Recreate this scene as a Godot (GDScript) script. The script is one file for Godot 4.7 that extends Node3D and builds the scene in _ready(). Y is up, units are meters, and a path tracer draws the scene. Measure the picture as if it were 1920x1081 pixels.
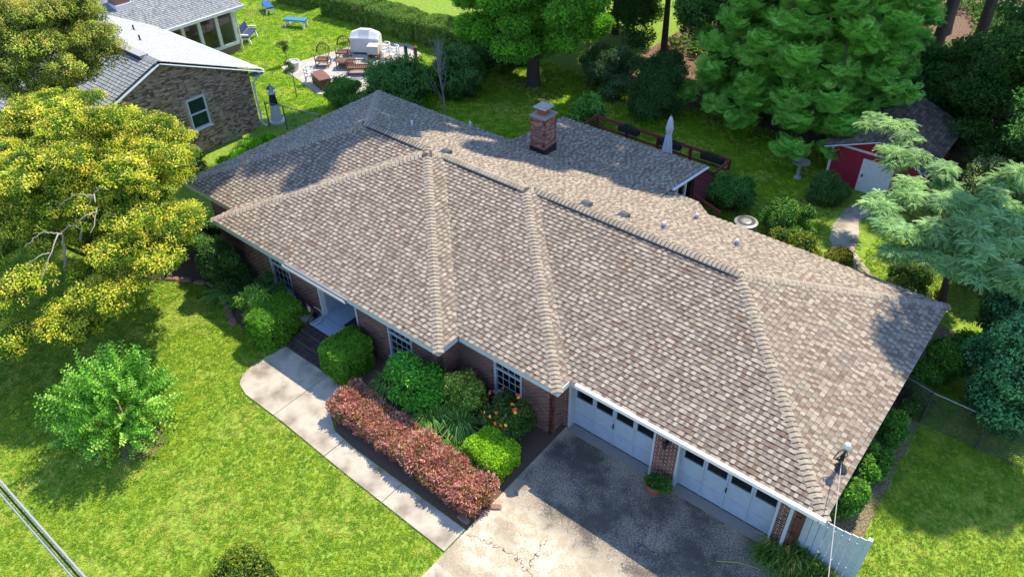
extends Node3D
# A brick ranch house seen from the air. Metres; x runs along the house front, z towards the street, y up.

const EAVE := 2.59
const PITCH := 0.381
var rng := RandomNumberGenerator.new()
var taken := {}
var M := {}
var eye := Vector3(25.2646, 17.3488, 21.4372)

# ---------------------------------------------------------------- mesh helpers
class MB:
	var v := PackedVector3Array()
	var n := PackedVector3Array()
	var c := PackedColorArray()
	var t := PackedVector2Array()
	var col := Color(1, 1, 1)
	func vert(p: Vector3, nn: Vector3, uv := Vector2.ZERO) -> void:
		v.append(p)
		n.append(nn)
		c.append(col)
		t.append(uv)
	func tri(a: Vector3, b: Vector3, d: Vector3) -> void:  # counter-clockwise as seen from outside
		var nn := (b - a).cross(d - a).normalized()
		vert(a, nn)
		vert(d, nn)
		vert(b, nn)
	func quad(a: Vector3, b: Vector3, d: Vector3, e: Vector3) -> void:
		var nn := (d - a).cross(e - b).normalized()
		for p in [a, d, b, a, e, d]:
			vert(p, nn)
	func box(lo: Vector3, hi: Vector3) -> void:
		obox(Transform3D(Basis(), (lo + hi) / 2.0), hi - lo)
	func obox(x: Transform3D, s: Vector3, bevel := 0.0) -> void:
		var h := s / 2.0
		var p := []
		for i in 8:
			p.append(x * Vector3(h.x if i & 1 else -h.x, h.y if i & 2 else -h.y, h.z if i & 4 else -h.z))
		for f in [[4, 5, 7, 6], [1, 0, 2, 3], [5, 1, 3, 7], [0, 4, 6, 2], [6, 7, 3, 2], [0, 1, 5, 4]]:
			quad(p[f[0]], p[f[1]], p[f[2]], p[f[3]])
	func bar(a: Vector3, b: Vector3, w: float, d: float) -> void:
		var y := (b - a).normalized()
		var s := Vector3.RIGHT if absf(y.x) < 0.9 else Vector3.BACK
		var x := y.cross(s).normalized()
		obox(Transform3D(Basis(x, y, x.cross(y)), (a + b) / 2.0), Vector3(w, a.distance_to(b), d))
	func tube(pts: Array, radii: Array, sides := 7) -> void:
		var rings := []
		for i in pts.size():
			var y: Vector3 = ((pts[mini(i + 1, pts.size() - 1)] as Vector3) - (pts[maxi(i - 1, 0)] as Vector3)).normalized()
			var s := Vector3.RIGHT if absf(y.x) < 0.8 else Vector3.BACK
			var x := y.cross(s).normalized()
			var z := x.cross(y)
			var ring := []
			for k in sides:
				var a := TAU * k / sides
				ring.append([x * cos(a) + z * sin(a), (pts[i] as Vector3) + (x * cos(a) + z * sin(a)) * float(radii[i])])
			rings.append(ring)
		for i in pts.size() - 1:
			for k in sides:
				var q := (k + 1) % sides
				var a = rings[i][k]
				var b = rings[i][q]
				var d = rings[i + 1][q]
				var e = rings[i + 1][k]
				vert(a[1], a[0])
				vert(b[1], b[0])
				vert(d[1], d[0])
				vert(a[1], a[0])
				vert(d[1], d[0])
				vert(e[1], e[0])
		for w in [0, pts.size() - 1]:
			var ctr: Vector3 = pts[w]
			var nn: Vector3 = ((pts[1] as Vector3) - (pts[0] as Vector3)).normalized() * (-1.0 if w == 0 else 1.0)
			for k in sides:
				vert(ctr, nn)
				vert(rings[w][k][1], nn)
				vert(rings[w][(k + 1) % sides][1], nn)
	func lathe(prof: Array, sides := 16, at := Vector3.ZERO) -> void:  # [radius, height] from the bottom up
		for i in prof.size() - 1:
			var a: Vector2 = prof[i]
			var b: Vector2 = prof[i + 1]
			var sl := Vector2(b.y - a.y, a.x - b.x).normalized()
			for k in sides:
				var u := TAU * k / sides
				var w := TAU * (k + 1) / sides
				var du := Vector3(cos(u), 0, -sin(u))
				var dw := Vector3(cos(w), 0, -sin(w))
				var nu := du * sl.x + Vector3.UP * sl.y
				var nw := dw * sl.x + Vector3.UP * sl.y
				var pa := at + du * a.x + Vector3.UP * a.y
				var pb := at + dw * a.x + Vector3.UP * a.y
				var pc := at + dw * b.x + Vector3.UP * b.y
				var pd := at + du * b.x + Vector3.UP * b.y
				vert(pa, nu)
				vert(pc, nw)
				vert(pb, nw)
				vert(pa, nu)
				vert(pd, nu)
				vert(pc, nw)
	func flat(poly: PackedVector2Array, y: float, uvs := 1.0, up := true) -> void:  # x,z polygon as a level sheet
		var ix := Geometry2D.triangulate_polygon(poly)
		for i in range(0, ix.size(), 3):
			var p := []
			for k in 3:
				p.append(poly[ix[i + k]])
			if (p[1] - p[0]).cross(p[2] - p[0]) < 0.0:
				p.reverse()
			for q in p:
				vert(Vector3(q.x, y, q.y), Vector3.UP if up else Vector3.DOWN, q * uvs)
	func slab(poly: PackedVector2Array, y0: float, y1: float) -> void:  # level sheet with skirts
		flat(poly, y1)
		var area := 0.0
		for i in poly.size():
			area += poly[i].cross(poly[(i + 1) % poly.size()])
		for i in poly.size():
			var a := poly[i]
			var b := poly[(i + 1) % poly.size()]
			if area > 0.0:
				var s := a
				a = b
				b = s
			quad(Vector3(a.x, y0, a.y), Vector3(b.x, y0, b.y), Vector3(b.x, y1, b.y), Vector3(a.x, y1, a.y))
	func done() -> ArrayMesh:
		var m := ArrayMesh.new()
		if v.is_empty():
			return m
		var a := []
		a.resize(Mesh.ARRAY_MAX)
		a[Mesh.ARRAY_VERTEX] = v
		a[Mesh.ARRAY_NORMAL] = n
		a[Mesh.ARRAY_COLOR] = c
		a[Mesh.ARRAY_TEX_UV] = t
		m.add_surface_from_arrays(Mesh.PRIMITIVE_TRIANGLES, a)
		return m

func lin(r: float, g: float, b: float) -> Color:
	return Color(r, g, b).linear_to_srgb()

func noise(sd: int, freq: float, octaves := 4) -> FastNoiseLite:
	var f := FastNoiseLite.new()
	f.seed = sd
	f.frequency = freq
	f.fractal_octaves = octaves
	return f

func ntex(sd: int, freq: float, stops: Array, size := 512, octaves := 5) -> NoiseTexture2D:
	var t := NoiseTexture2D.new()
	t.width = size
	t.height = size
	t.seamless = true
	t.noise = noise(sd, freq, octaves)
	var g := Gradient.new()
	g.offsets = PackedFloat32Array()
	var off := PackedFloat32Array()
	var cols := PackedColorArray()
	for s in stops:
		off.append(s[0])
		var k: Color = s[1]
		cols.append(k.linear_to_srgb())
	g.offsets = off
	g.colors = cols
	t.color_ramp = g
	return t

func grey(sd: int, freq: float, lo: float, hi: float, size := 512, octaves := 5) -> NoiseTexture2D:
	return ntex(sd, freq, [[0.15, Color(lo, lo, lo)], [0.85, Color(hi, hi, hi)]], size, octaves)

# a material whose colour is the vertex colour times a grain that is laid through the world
func mat(key: String, c: Color, rough := 0.9, tex: Texture2D = null, scale := 1.0, bump: Texture2D = null, bump_cm := 0.0, leaf := 0.0, vertex := true) -> StandardMaterial3D:
	var m := StandardMaterial3D.new()
	m.resource_name = key
	m.albedo_color = c.linear_to_srgb()
	m.roughness = rough
	m.vertex_color_use_as_albedo = vertex
	if tex:
		m.albedo_texture = tex
		m.uv1_triplanar = true
		m.uv1_world_triplanar = true
		m.uv1_scale = Vector3.ONE * scale
	if bump:
		m.heightmap_enabled = true
		m.heightmap_texture = bump
		m.heightmap_scale = bump_cm
		m.uv1_triplanar = true
		m.uv1_world_triplanar = true
		m.uv1_scale = Vector3.ONE * scale
	if leaf > 0.0:
		m.backlight_enabled = true
		m.backlight = Color(leaf, leaf, leaf).linear_to_srgb()
	M[key] = m
	return m

# ---------------------------------------------------------------- scene-tree helpers
func numbered(parent: Node, called: String) -> String:
	var id := str(parent.get_instance_id()) + called
	var k: int = taken.get(id, 0)
	taken[id] = k + 1
	return called if k == 0 else "%s_%03d" % [called, k]

func thing(called: String, label: String, category: String, at := Vector3.ZERO, turn := 0.0, group := "") -> Node3D:
	var o := Node3D.new()
	o.name = numbered(self, called)
	add_child(o, true)
	o.position = at
	o.rotation.y = turn
	tag(o, label, category, group)
	return o

func tag(o: Node3D, label: String, category: String, group := "") -> Node3D:
	o.set_meta("label", label)
	o.set_meta("category", category)
	if group:
		o.set_meta("group", group)
	return o

func part(parent: Node, called: String, mb, m: Material, x := Transform3D(), kind := "") -> MeshInstance3D:
	var o := MeshInstance3D.new()
	o.name = numbered(parent, called)
	o.mesh = mb.done() if mb is MB else mb
	o.material_override = m
	parent.add_child(o, true)
	o.transform = x
	if kind:
		o.set_meta("kind", kind)
	return o

func setting(called: String, mb: MB, m: Material) -> MeshInstance3D:
	return part(self, called, mb, m, Transform3D(), "structure")

func copy(src: Node3D, label: String, at: Vector3, turn := 0.0) -> Node3D:
	var o: Node3D = src.duplicate()
	o.name = numbered(self, str(src.name).rstrip("0123456789").rstrip("_"))
	add_child(o, true)
	o.position = at
	o.rotation.y = turn
	o.set_meta("label", label)
	return o

func many(parent: Node, called: String, mesh: Mesh, m: Material, xs: Array, cs: Array, kind := "stuff") -> MultiMeshInstance3D:
	var mm := MultiMesh.new()
	mm.transform_format = MultiMesh.TRANSFORM_3D
	mm.use_colors = true
	mm.mesh = mesh
	mm.instance_count = xs.size()
	for i in xs.size():
		mm.set_instance_transform(i, xs[i])
		mm.set_instance_color(i, cs[i])
	var o := MultiMeshInstance3D.new()
	o.name = numbered(parent, called)
	o.multimesh = mm
	o.material_override = m
	parent.add_child(o, true)
	if kind:
		o.set_meta("kind", kind)
	return o

func P2(a: Array) -> PackedVector2Array:
	var p := PackedVector2Array()
	for i in range(0, a.size(), 2):
		p.append(Vector2(a[i], a[i + 1]))
	return p

func rf(a: float, b: float) -> float:
	return rng.randf_range(a, b)

func rdir() -> Vector3:
	var y := rf(-1, 1)
	var a := rf(0, TAU)
	var r := sqrt(1.0 - y * y)
	return Vector3(r * cos(a), y, r * sin(a))

func jitter(c: Color, k: float) -> Color:
	var f := rf(1.0 - k, 1.0 + k)
	return Color(c.r * f * rf(0.93, 1.07), c.g * f, c.b * f * rf(0.9, 1.1))

func frame(y: Vector3, spin: float) -> Basis:
	y = y.normalized()
	var s := Vector3.RIGHT if absf(y.x) < 0.8 else Vector3.BACK
	var x := y.cross(s).normalized()
	return Basis(x, y, x.cross(y)).rotated(y, spin)

# ---------------------------------------------------------------- roofs
class RoofPlane:
	var d: Vector2       # uphill in plan
	var k0: float        # d . (x, z) along the eave
	var h0: float
	var p: float
	func _init(dir: Vector2, k: float, h: float, slope: float) -> void:
		d = dir
		k0 = k
		h0 = h
		p = slope
	func at(q: Vector2) -> Vector3:
		return Vector3(q.x, h0 + p * (d.dot(q) - k0), q.y)
	func up() -> Vector3:
		return Vector3(d.x, p, d.y).normalized()
	func normal() -> Vector3:
		return Vector3(-d.x * p, 1.0, -d.y * p).normalized()
	func frame() -> Transform3D:
		var u := up().cross(normal())
		return Transform3D(Basis(u, normal(), -up()), at(d * k0))

var tabs := []           # loose whole shingles: [transform, width, colour number, metric]
var roof_rest: MB

func tab_mesh(mb: MB, x: Transform3D, poly: PackedVector2Array, v0: float, v1: float, t: float, cut := false) -> void:
	# a shingle tab in the roof's plane: a wedge, thick at its lower edge; poly is in (u, v)
	var top := []
	for q in poly:
		top.append(x * Vector3(q.x, 0.002 + t * clampf((v1 - q.y) / (v1 - v0), 0.0, 1.0), -q.y))
	var area := 0.0
	for i in poly.size():
		area += poly[i].cross(poly[(i + 1) % poly.size()])
	if area < 0.0:
		top.reverse()
		poly.reverse()
	if poly.size() == 4 and not cut:
		# the sheet's printed dark strip along the headlap: course shadow put into the colour
		var f := 0.8
		var a: Vector3 = (top[0] as Vector3).lerp(top[3], f)
		var b: Vector3 = (top[1] as Vector3).lerp(top[2], f)
		var c := mb.col
		mb.quad(top[0], top[1], b, a)
		mb.col = Color(c.r * 0.5, c.g * 0.5, c.b * 0.52)
		mb.quad(a, b, top[2], top[3])
		mb.col = c
	else:
		for i in range(1, top.size() - 1):
			mb.tri(top[0], top[i], top[i + 1])
	for i in top.size():
		var j := (i + 1) % top.size()
		if poly[i].y > v1 - 0.002 and poly[j].y > v1 - 0.002:
			continue
		mb.quad(x * Vector3(poly[i].x, -0.004, -poly[i].y), x * Vector3(poly[j].x, -0.004, -poly[j].y), top[j], top[i])

const WIDTHS := [0.07, 0.09, 0.105, 0.12, 0.145]

func shingle_plane(pl: RoofPlane, plan: PackedVector2Array, pal: Array, row := 0.132, loose := true) -> void:
	var x := pl.frame()
	var inv := x.affine_inverse()
	var poly := PackedVector2Array()
	var lo := Vector2(1e9, 1e9)
	var hi := -lo
	for q in plan:
		var l := inv * pl.at(q)
		var w := Vector2(l.x, -l.z)
		poly.append(w)
		lo = lo.min(w)
		hi = hi.max(w)
	var k := 0
	while lo.y + k * row < hi.y:
		var v0 := lo.y + k * row
		var v1 := v0 + row + 0.012
		var u := lo.x - rf(0.0, 0.3)
		var raised := false
		while u < hi.x:
			raised = not raised
			if rng.randf() < 0.12:
				raised = not raised
			var wi := rng.randi_range(1, 4) if raised else rng.randi_range(0, 3)
			var w: float = WIDTHS[wi]
			var half := pal.size() / 2
			var ci := rng.randi_range(0, half - 1) if raised else rng.randi_range(half, pal.size() - 1)
			if rng.randf() < 0.14:
				ci = rng.randi_range(0, pal.size() - 1)
			var t := 0.03 if raised else 0.017
			var rect := PackedVector2Array([Vector2(u, v0), Vector2(u + w - 0.004, v0), Vector2(u + w - 0.004, v1), Vector2(u, v1)])
			var whole := true
			for q in [rect[0], rect[1], Vector2(u + w, minf(v1, hi.y - 0.001)), Vector2(u, minf(v1, hi.y - 0.001))]:
				if not Geometry2D.is_point_in_polygon(q + Vector2(0, 0.0005), poly):
					whole = false
					break
			if whole and v1 < hi.y:
				var tx := x * Transform3D(Basis(), Vector3(u, 0, -v0))
				var to := eye - tx.origin
				tabs.append([tx, wi, ci, (absf(to.normalized().dot(pl.normal())) / to.length_squared()) * w if loose else 0.0, t])
			else:
				roof_rest.col = pal[ci][0] * rf(0.94, 1.06)
				for piece in Geometry2D.intersect_polygons(rect, poly):
					if piece.size() > 2:
						tab_mesh(roof_rest, x, piece, v0, v1, t, true)
			u += w
		k += 1

func lay_tabs(roof: Node3D, pal: Array, m: Material, most: int) -> void:
	tabs.sort_custom(func(a, b): return a[3] > b[3])
	var kinds := {}
	for i in tabs.size():
		var t: Array = tabs[i]
		var w: float = WIDTHS[t[1]]
		var rect := PackedVector2Array([Vector2(0, 0), Vector2(w - 0.004, 0), Vector2(w - 0.004, 0.144), Vector2(0, 0.144)])
		if i < most and t[3] > 0.0:
			var key := "%d %d %d" % [t[1], t[2], int(t[4] * 1000)]
			if not kinds.has(key):
				var mb := MB.new()
				mb.col = pal[t[2]][0]
				tab_mesh(mb, Transform3D(), rect, 0.0, 0.144, t[4])
				kinds[key] = mb.done()
			part(roof, "shingle", kinds[key], m, t[0])
		else:
			roof_rest.col = pal[t[2]][0] * rf(0.93, 1.07)
			tab_mesh(roof_rest, t[0], rect, 0.0, 0.144, t[4])
	tabs.clear()
	part(roof, "shingles", roof_rest, m, Transform3D(), "stuff")

func cap_course(list: Array, a: Vector3, b: Vector3, n1: Vector3, n2: Vector3, lift := 0.0, w := 0.16) -> void:
	# overlapping bent cap shingles from a (low end) to b
	var t := (b - a).normalized()
	var s1 := t.cross(n1).normalized()
	if s1.y > 0.0:
		s1 = -s1
	var s2 := n2.cross(t).normalized()
	if s2.y > 0.0:
		s2 = -s2
	if s1.dot(s2) > 0.9:
		s2 = -s1
	var step := 0.135
	var count := int(ceil(a.distance_to(b) / step))
	for i in count:
		var f := a + t * (i * step - 0.02) + Vector3.UP * lift
		list.append([f, t, s1, s2, w])

func cap_mesh(mb: MB, f: Vector3, t: Vector3, s1: Vector3, s2: Vector3, w: float) -> void:
	var up := -(s1 + s2)
	up = Vector3.UP if up.length() < 0.05 else (up.normalized() + Vector3.UP).normalized()
	var l := 0.2
	var e0 := f + up * 0.042
	var e1 := f + t * l + up * 0.012
	var q := []
	for s in [s1, s2]:
		q.append([e0 + s * w * 0.45 - up * 0.004, e1 + s * w * 0.45 - up * 0.004, e0 + s * w - up * 0.016, e1 + s * w - up * 0.006])
	var order := [q[0], q[1]]
	if s1.cross(t).dot(up) < 0.0:
		order = [q[1], q[0]]
	var a = order[0]
	var b = order[1]
	# seen from above: a lies on one side of the crest, b on the other
	var tint := mb.col
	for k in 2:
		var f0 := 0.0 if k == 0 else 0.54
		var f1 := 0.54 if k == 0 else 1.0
		mb.col = tint if k == 0 else Color(tint.r * 0.28, tint.g * 0.28, tint.b * 0.3)  # upper part darkened: shadow line at the next cap put into the colour
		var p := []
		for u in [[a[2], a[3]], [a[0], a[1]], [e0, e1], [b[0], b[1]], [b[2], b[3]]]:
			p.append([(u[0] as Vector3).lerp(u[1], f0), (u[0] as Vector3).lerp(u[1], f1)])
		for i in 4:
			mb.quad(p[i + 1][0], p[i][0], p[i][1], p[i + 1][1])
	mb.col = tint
	var dn := -up * 0.05
	for pr in [[a[2], a[0]], [a[0], e0], [e0, b[0]], [b[0], b[2]]]:
		mb.quad(pr[1] + dn, pr[0] + dn, pr[0], pr[1])
	mb.quad(a[3] + dn, a[2] + dn, a[2], a[3])
	mb.quad(b[2] + dn, b[3] + dn, b[3], b[2])

func lay_caps(roof: Node3D, list: Array, pal: Array, m: Material, most: int) -> void:
	list.sort_custom(func(a, b): return eye.distance_squared_to(a[0]) < eye.distance_squared_to(b[0]))
	var rest := MB.new()
	var kinds := {}
	for i in list.size():
		var k: Array = list[i]
		var ci := rng.randi_range(0, pal.size() - 1)
		if i < most:
			var key := "%s %d" % [str(k[1]) + str(k[2]), ci]
			if not kinds.has(key):
				var mb := MB.new()
				mb.col = pal[ci]
				cap_mesh(mb, Vector3.ZERO, k[1], k[2], k[3], k[4])
				kinds[key] = mb.done()
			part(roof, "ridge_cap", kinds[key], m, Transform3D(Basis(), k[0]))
		else:
			rest.col = jitter(pal[ci], 0.05)
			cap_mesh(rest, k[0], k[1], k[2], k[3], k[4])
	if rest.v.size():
		part(roof, "ridge_caps", rest, m, Transform3D(), "stuff")

# ---------------------------------------------------------------- brick walls
var bricks := []         # [wall node, transform, length, palette number, distance]

func brick_wall(wall: Node3D, o: Vector3, u: Vector3, width: float, height: float, holes: Array, depth := 0.12, loose := true, out := Vector3.ZERO) -> void:
	# o: lower left corner as seen from outside; u: to the right; holes: Rect2 in wall coordinates
	var nrm := u.cross(Vector3.UP).normalized() if out == Vector3.ZERO else out
	var x := Transform3D(Basis(u, Vector3.UP, nrm), o)
	var mb := MB.new()
	mb.col = Color(1, 1, 1)
	var xs := [0.0, width]
	for h in holes:
		xs.append(h.position.x)
		xs.append(h.end.x)
	xs.sort()
	for i in xs.size() - 1:
		var a: float = xs[i]
		var b: float = xs[i + 1]
		if b - a < 0.001:
			continue
		var spans := [[0.0, height]]
		for h in holes:
			if h.position.x < b - 0.001 and h.end.x > a + 0.001:
				var keep := []
				for s in spans:
					if h.position.y > s[0]:
						keep.append([s[0], minf(s[1], h.position.y)])
					if h.end.y < s[1]:
						keep.append([maxf(s[0], h.end.y), s[1]])
				spans = keep
		for s in spans:
			mb.obox(x * Transform3D(Basis(), Vector3((a + b) / 2, (s[0] + s[1]) / 2, -depth / 2)), Vector3(b - a, s[1] - s[0], depth))
	part(wall, "mortar", mb, M.chimney_mortar if wall.name == "chimney" else M.mortar)
	var course := 0.075
	var k := 0
	while (k + 1) * course < height + 0.01:
		var y0 := k * course + 0.007
		var y1 := y0 + 0.061
		var runs := [[0.0, width]]
		for h in holes:
			if h.position.y < y1 and h.end.y > y0:
				var keep := []
				for s in runs:
					if h.position.x > s[0]:
						keep.append([s[0], minf(s[1], h.position.x)])
					if h.end.x < s[1]:
						keep.append([maxf(s[0], h.end.x), s[1]])
				runs = keep
		for s in runs:
			var a := -0.105 if k % 2 else 0.0
			a += floorf(float(s[0]) / 0.21) * 0.21 - 0.21
			while a < s[1]:
				var b0 := maxf(a, s[0] + 0.002)
				var b1 := minf(a + 0.192, s[1] - 0.002)
				if b1 - b0 > 0.03:
					var c := x * Vector3((b0 + b1) / 2, (y0 + y1) / 2, 0.003)
					bricks.append([wall, Transform3D(x.basis, c), b1 - b0, rng.randi_range(0, 5), eye.distance_to(c) if loose else 1e9])
				a += 0.21
		k += 1

func lay_bricks(pal: Array, m: Material, most: int) -> void:
	bricks.sort_custom(func(a, b): return a[4] < b[4])
	var kinds := {}
	var rest := {}
	for i in bricks.size():
		var b: Array = bricks[i]
		if i < most and b[4] < 1e8:
			var key := "%.3f %d" % [b[2], b[3]]
			if not kinds.has(key):
				var mb := MB.new()
				mb.col = pal[b[3]]
				mb.box(Vector3(-b[2] / 2, -0.0305, -0.012), Vector3(b[2] / 2, 0.0305, 0.0))
				kinds[key] = mb.done()
			part(b[0], "brick", kinds[key], m, b[1])
		else:
			if not rest.has(b[0]):
				rest[b[0]] = MB.new()
			var mb: MB = rest[b[0]]
			mb.col = jitter(pal[b[3]], 0.12)
			mb.obox((b[1] as Transform3D) * Transform3D(Basis(), Vector3(0, 0, -0.01)), Vector3(b[2], 0.061, 0.02 + rf(-0.002, 0.002)))
	for w in rest:
		part(w, "bricks", rest[w], m, Transform3D(), "stuff")
	bricks.clear()

# ---------------------------------------------------------------- foliage
func leaf_cluster(count: int, reach: float, l: float, w: float, flat := 0.5) -> ArrayMesh:
	# separate leaves, folded along the middle, spread through a ball
	var mb := MB.new()
	for i in count:
		var p := rdir() * reach * pow(rng.randf(), 0.5)
		p.y *= 0.7
		var y := (rdir() + p.normalized() * 0.8 + Vector3.DOWN * 0.1).normalized()
		var up := (Vector3.UP * flat * 2.0 + rdir() * 0.8 + p.normalized() * 0.5).normalized()
		var x := y.cross(up).normalized()
		up = x.cross(y)
		var s := rf(0.75, 1.25)
		mb.col = Color(1, 1, 1) * rf(0.8, 1.2)
		one_leaf(mb, p, y * l * s, x * w * s, up * w * 0.35)
	return mb.done()

func one_leaf(mb: MB, p: Vector3, y: Vector3, x: Vector3, up: Vector3) -> void:
	var a := p
	var tip := p + y - up * 0.6
	var m := p + y * 0.45
	mb.tri(a, m + x * 0.5 + up, tip)
	mb.tri(a, tip, m - x * 0.5 + up)

func frond_fan(fronds: int, l: float, w: float, pairs: int, droop: float, spread := TAU, rise := 0.35) -> ArrayMesh:
	# feathery compound leaves that arch out from one point
	var mb := MB.new()
	for f in fronds:
		var a := spread * (f + rf(-0.3, 0.3)) / fronds
		var dir := Vector3(cos(a), 0, sin(a))
		var side := Vector3(-sin(a), 0, cos(a))
		var ll := l * rf(0.75, 1.15)
		mb.col = Color(1, 1, 1) * rf(0.85, 1.15)
		for k in pairs:
			var t := (k + 1.0) / pairs
			var p := dir * ll * t + Vector3.UP * (rise * ll * t - droop * ll * t * t)
			var ww := w * (0.45 + 1.1 * t * (1.25 - t))
			var fwd := (dir * 0.45 + Vector3.UP * (rise - 2.0 * droop * t) * 0.4).normalized()
			for s in [-1.0, 1.0]:
				var y: Vector3 = (side * s + fwd * 0.7 + Vector3.DOWN * 0.25).normalized() * ww
				one_leaf(mb, p, y, dir * (ll / pairs) * 0.95, Vector3.UP * ww * 0.06)
	return mb.done()

func blade_tuft(count: int, h: float, lean: float, w: float, bend := 0.5) -> ArrayMesh:
	var mb := MB.new()
	for i in count:
		var a := rf(0, TAU)
		var dir := Vector3(cos(a), 0, sin(a))
		var side := Vector3(-sin(a), 0, cos(a)) * w * 0.5
		var p := dir * rf(0.0, lean * 0.25)
		var hh := h * rf(0.6, 1.2)
		var ln := lean * rf(0.4, 1.2)
		mb.col = Color(1, 1, 1) * rf(0.75, 1.25)
		var m := p + dir * ln * 0.45 + Vector3.UP * hh * 0.75
		var e := p + dir * ln + Vector3.UP * hh * (1.0 - bend * 0.5)
		mb.tri(p - side, p + side, m + side * 0.8)
		mb.tri(p - side, m + side * 0.8, m - side * 0.8)
		mb.tri(m - side * 0.8, m + side * 0.8, e)
	return mb.done()

func scatter(parent: Node, called: String, lobes: Array, n: int, mesh: Mesh, m: Material, smin: float, smax: float, pal: Array, tips: Array = [], shell := 0.35, lift := 0.25, outward := 0.5, vary := 0.22) -> void:
	# lobes: [centre, radii]; leaves gather towards each lobe's upper skin; tips: colours of the young growth at the outside
	var weight := []
	var total := 0.0
	for l in lobes:
		var r: Vector3 = l[1]
		total += r.x * r.z + r.x * r.y
		weight.append(total)
	var xs := []
	var cs := []
	for i in n:
		var q := rng.randf() * total
		var k := 0
		while weight[k] < q:
			k += 1
		var l: Array = lobes[k]
		var d := rdir()
		d = (d + Vector3.UP * lift).normalized()
		var rr := pow(rng.randf(), shell)
		var p: Vector3 = l[0] + d * (l[1] as Vector3) * rr
		if p.y < 0.03:
			p.y = rf(0.03, 0.15)
		var y := (Vector3.UP * (1.0 - outward) + d * outward + rdir() * 0.35).normalized()
		var s := rf(smin, smax)
		var b := frame(y, rf(0, TAU)).scaled(Vector3(s, s, s))
		xs.append(Transform3D(b, p))
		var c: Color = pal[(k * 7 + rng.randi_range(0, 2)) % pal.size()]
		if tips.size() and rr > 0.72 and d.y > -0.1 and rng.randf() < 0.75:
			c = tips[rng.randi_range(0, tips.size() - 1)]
		cs.append(jitter(c, vary))
	many(parent, called, mesh, m, xs, cs)

func scatter_box(parent: Node, called: String, lo: Vector3, hi: Vector3, n: int, mesh: Mesh, m: Material, s0: float, s1: float, pal: Array, tips: Array = [], x := Transform3D()) -> void:
	# a clipped hedge: leaves crowd the faces of a box with softened edges
	var xs := []
	var cs := []
	var sz := hi - lo
	for i in n:
		var p := Vector3(rng.randf(), rng.randf(), rng.randf())
		var face := rng.randf()
		var nn := Vector3.UP
		if face < 0.42:
			p.y = 1.0 - absf(rf(-0.1, 0.1))
		elif face < 0.62:
			var s := 1.0 if rng.randf() < 0.5 else 0.0
			p.x = absf(s - absf(rf(-0.07, 0.07)))
			nn = Vector3(s * 2 - 1, 0.4, 0)
		elif face < 0.85:
			var s := 1.0 if rng.randf() < 0.6 else 0.0
			p.z = absf(s - absf(rf(-0.09, 0.09)))
			nn = Vector3(0, 0.4, s * 2 - 1)
		var q := (p - Vector3(0.5, 0.5, 0.5)) * 2.0
		var round := maxf(0.0, pow(absf(q.x), 5.0) + pow(absf(q.z), 5.0) + pow(maxf(q.y, 0.0), 5.0) - 1.0)
		q *= 1.0 - 0.09 * minf(round, 1.6)
		var w := lo + (q * 0.5 + Vector3(0.5, 0.5, 0.5)) * sz
		w += Vector3(sin(w.z * 5.0 + w.y * 3.0), sin(w.x * 4.3 + w.z * 2.0), sin(w.x * 5.7)) * 0.035
		w.y = maxf(w.y, 0.04)
		var s := rf(s0, s1)
		xs.append(x * Transform3D(frame(nn + rdir() * 0.6, rf(0, TAU)).scaled(Vector3(s, s, s)), w))
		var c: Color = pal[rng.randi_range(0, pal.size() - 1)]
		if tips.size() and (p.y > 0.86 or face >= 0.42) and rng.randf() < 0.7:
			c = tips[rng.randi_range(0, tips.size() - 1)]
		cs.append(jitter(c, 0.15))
	many(parent, called, mesh, m, xs, cs)

func blobs(c: Vector3, r: Vector3, count: int, rmin: float, rmax: float, flat := 0.7, skin := 0.4, lift := 0.2) -> Array:
	# many small lobes that together make an uneven crown
	var l := []
	for i in count:
		var d := (rdir() + Vector3.UP * lift).normalized()
		var s := rf(rmin, rmax)
		l.append([c + d * r * pow(rng.randf(), skin), Vector3(s * rf(0.8, 1.3), s * flat, s * rf(0.8, 1.3))])
	return l

func trunk_and_limbs(tree: Node3D, base: Vector3, top: Vector3, r0: float, r1: float, lobes: Array, count: int, m: Material, from := 0.4) -> void:
	var mb := MB.new()
	mb.col = Color(1, 1, 1)
	var mid := base.lerp(top, 0.5) + Vector3(rf(-0.1, 0.1), 0, rf(-0.1, 0.1))
	mb.tube([base - Vector3(0, 0.1, 0), base + (top - base) * 0.06, mid, top], [r0 * 1.35, r0, (r0 + r1) / 2, r1], 9)
	part(tree, "trunk", mb, m)
	for i in count:
		var l: Array = lobes[(i * 5 + 1) % lobes.size()]
		var f := rf(from, 0.98)
		var s := base.lerp(mid, f * 2.0) if f < 0.5 else mid.lerp(top, f * 2.0 - 1.0)
		var e: Vector3 = l[0]
		var k := s.lerp(e, 0.5) + Vector3(rf(-0.2, 0.2), rf(0.0, 0.35), rf(-0.2, 0.2))
		var lb := MB.new()
		lb.col = Color(1, 1, 1)
		var rr := lerpf(r0, r1, f) * 0.45
		lb.tube([s, k, e], [rr, rr * 0.6, rr * 0.2], 6)
		part(tree, "limb", lb, m)

# ---------------------------------------------------------------- the scene
func _ready() -> void:
	rng.seed = 4711
	camera_and_light()
	materials()
	small_leaf = leaf_cluster(14, 0.075, 0.055, 0.035, 0.5)
	mid_leaf = leaf_cluster(12, 0.13, 0.1, 0.05, 0.5)
	big_leaf = leaf_cluster(11, 0.22, 0.17, 0.08, 0.6)
	ground()
	house()
	neighbour_house()
	garden_shed()
	house_front_things()
	roof_things()
	fences_and_wires()
	front_garden()
	front_yard_plants()
	back_yard_things()
	trees()
	grass()

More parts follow.
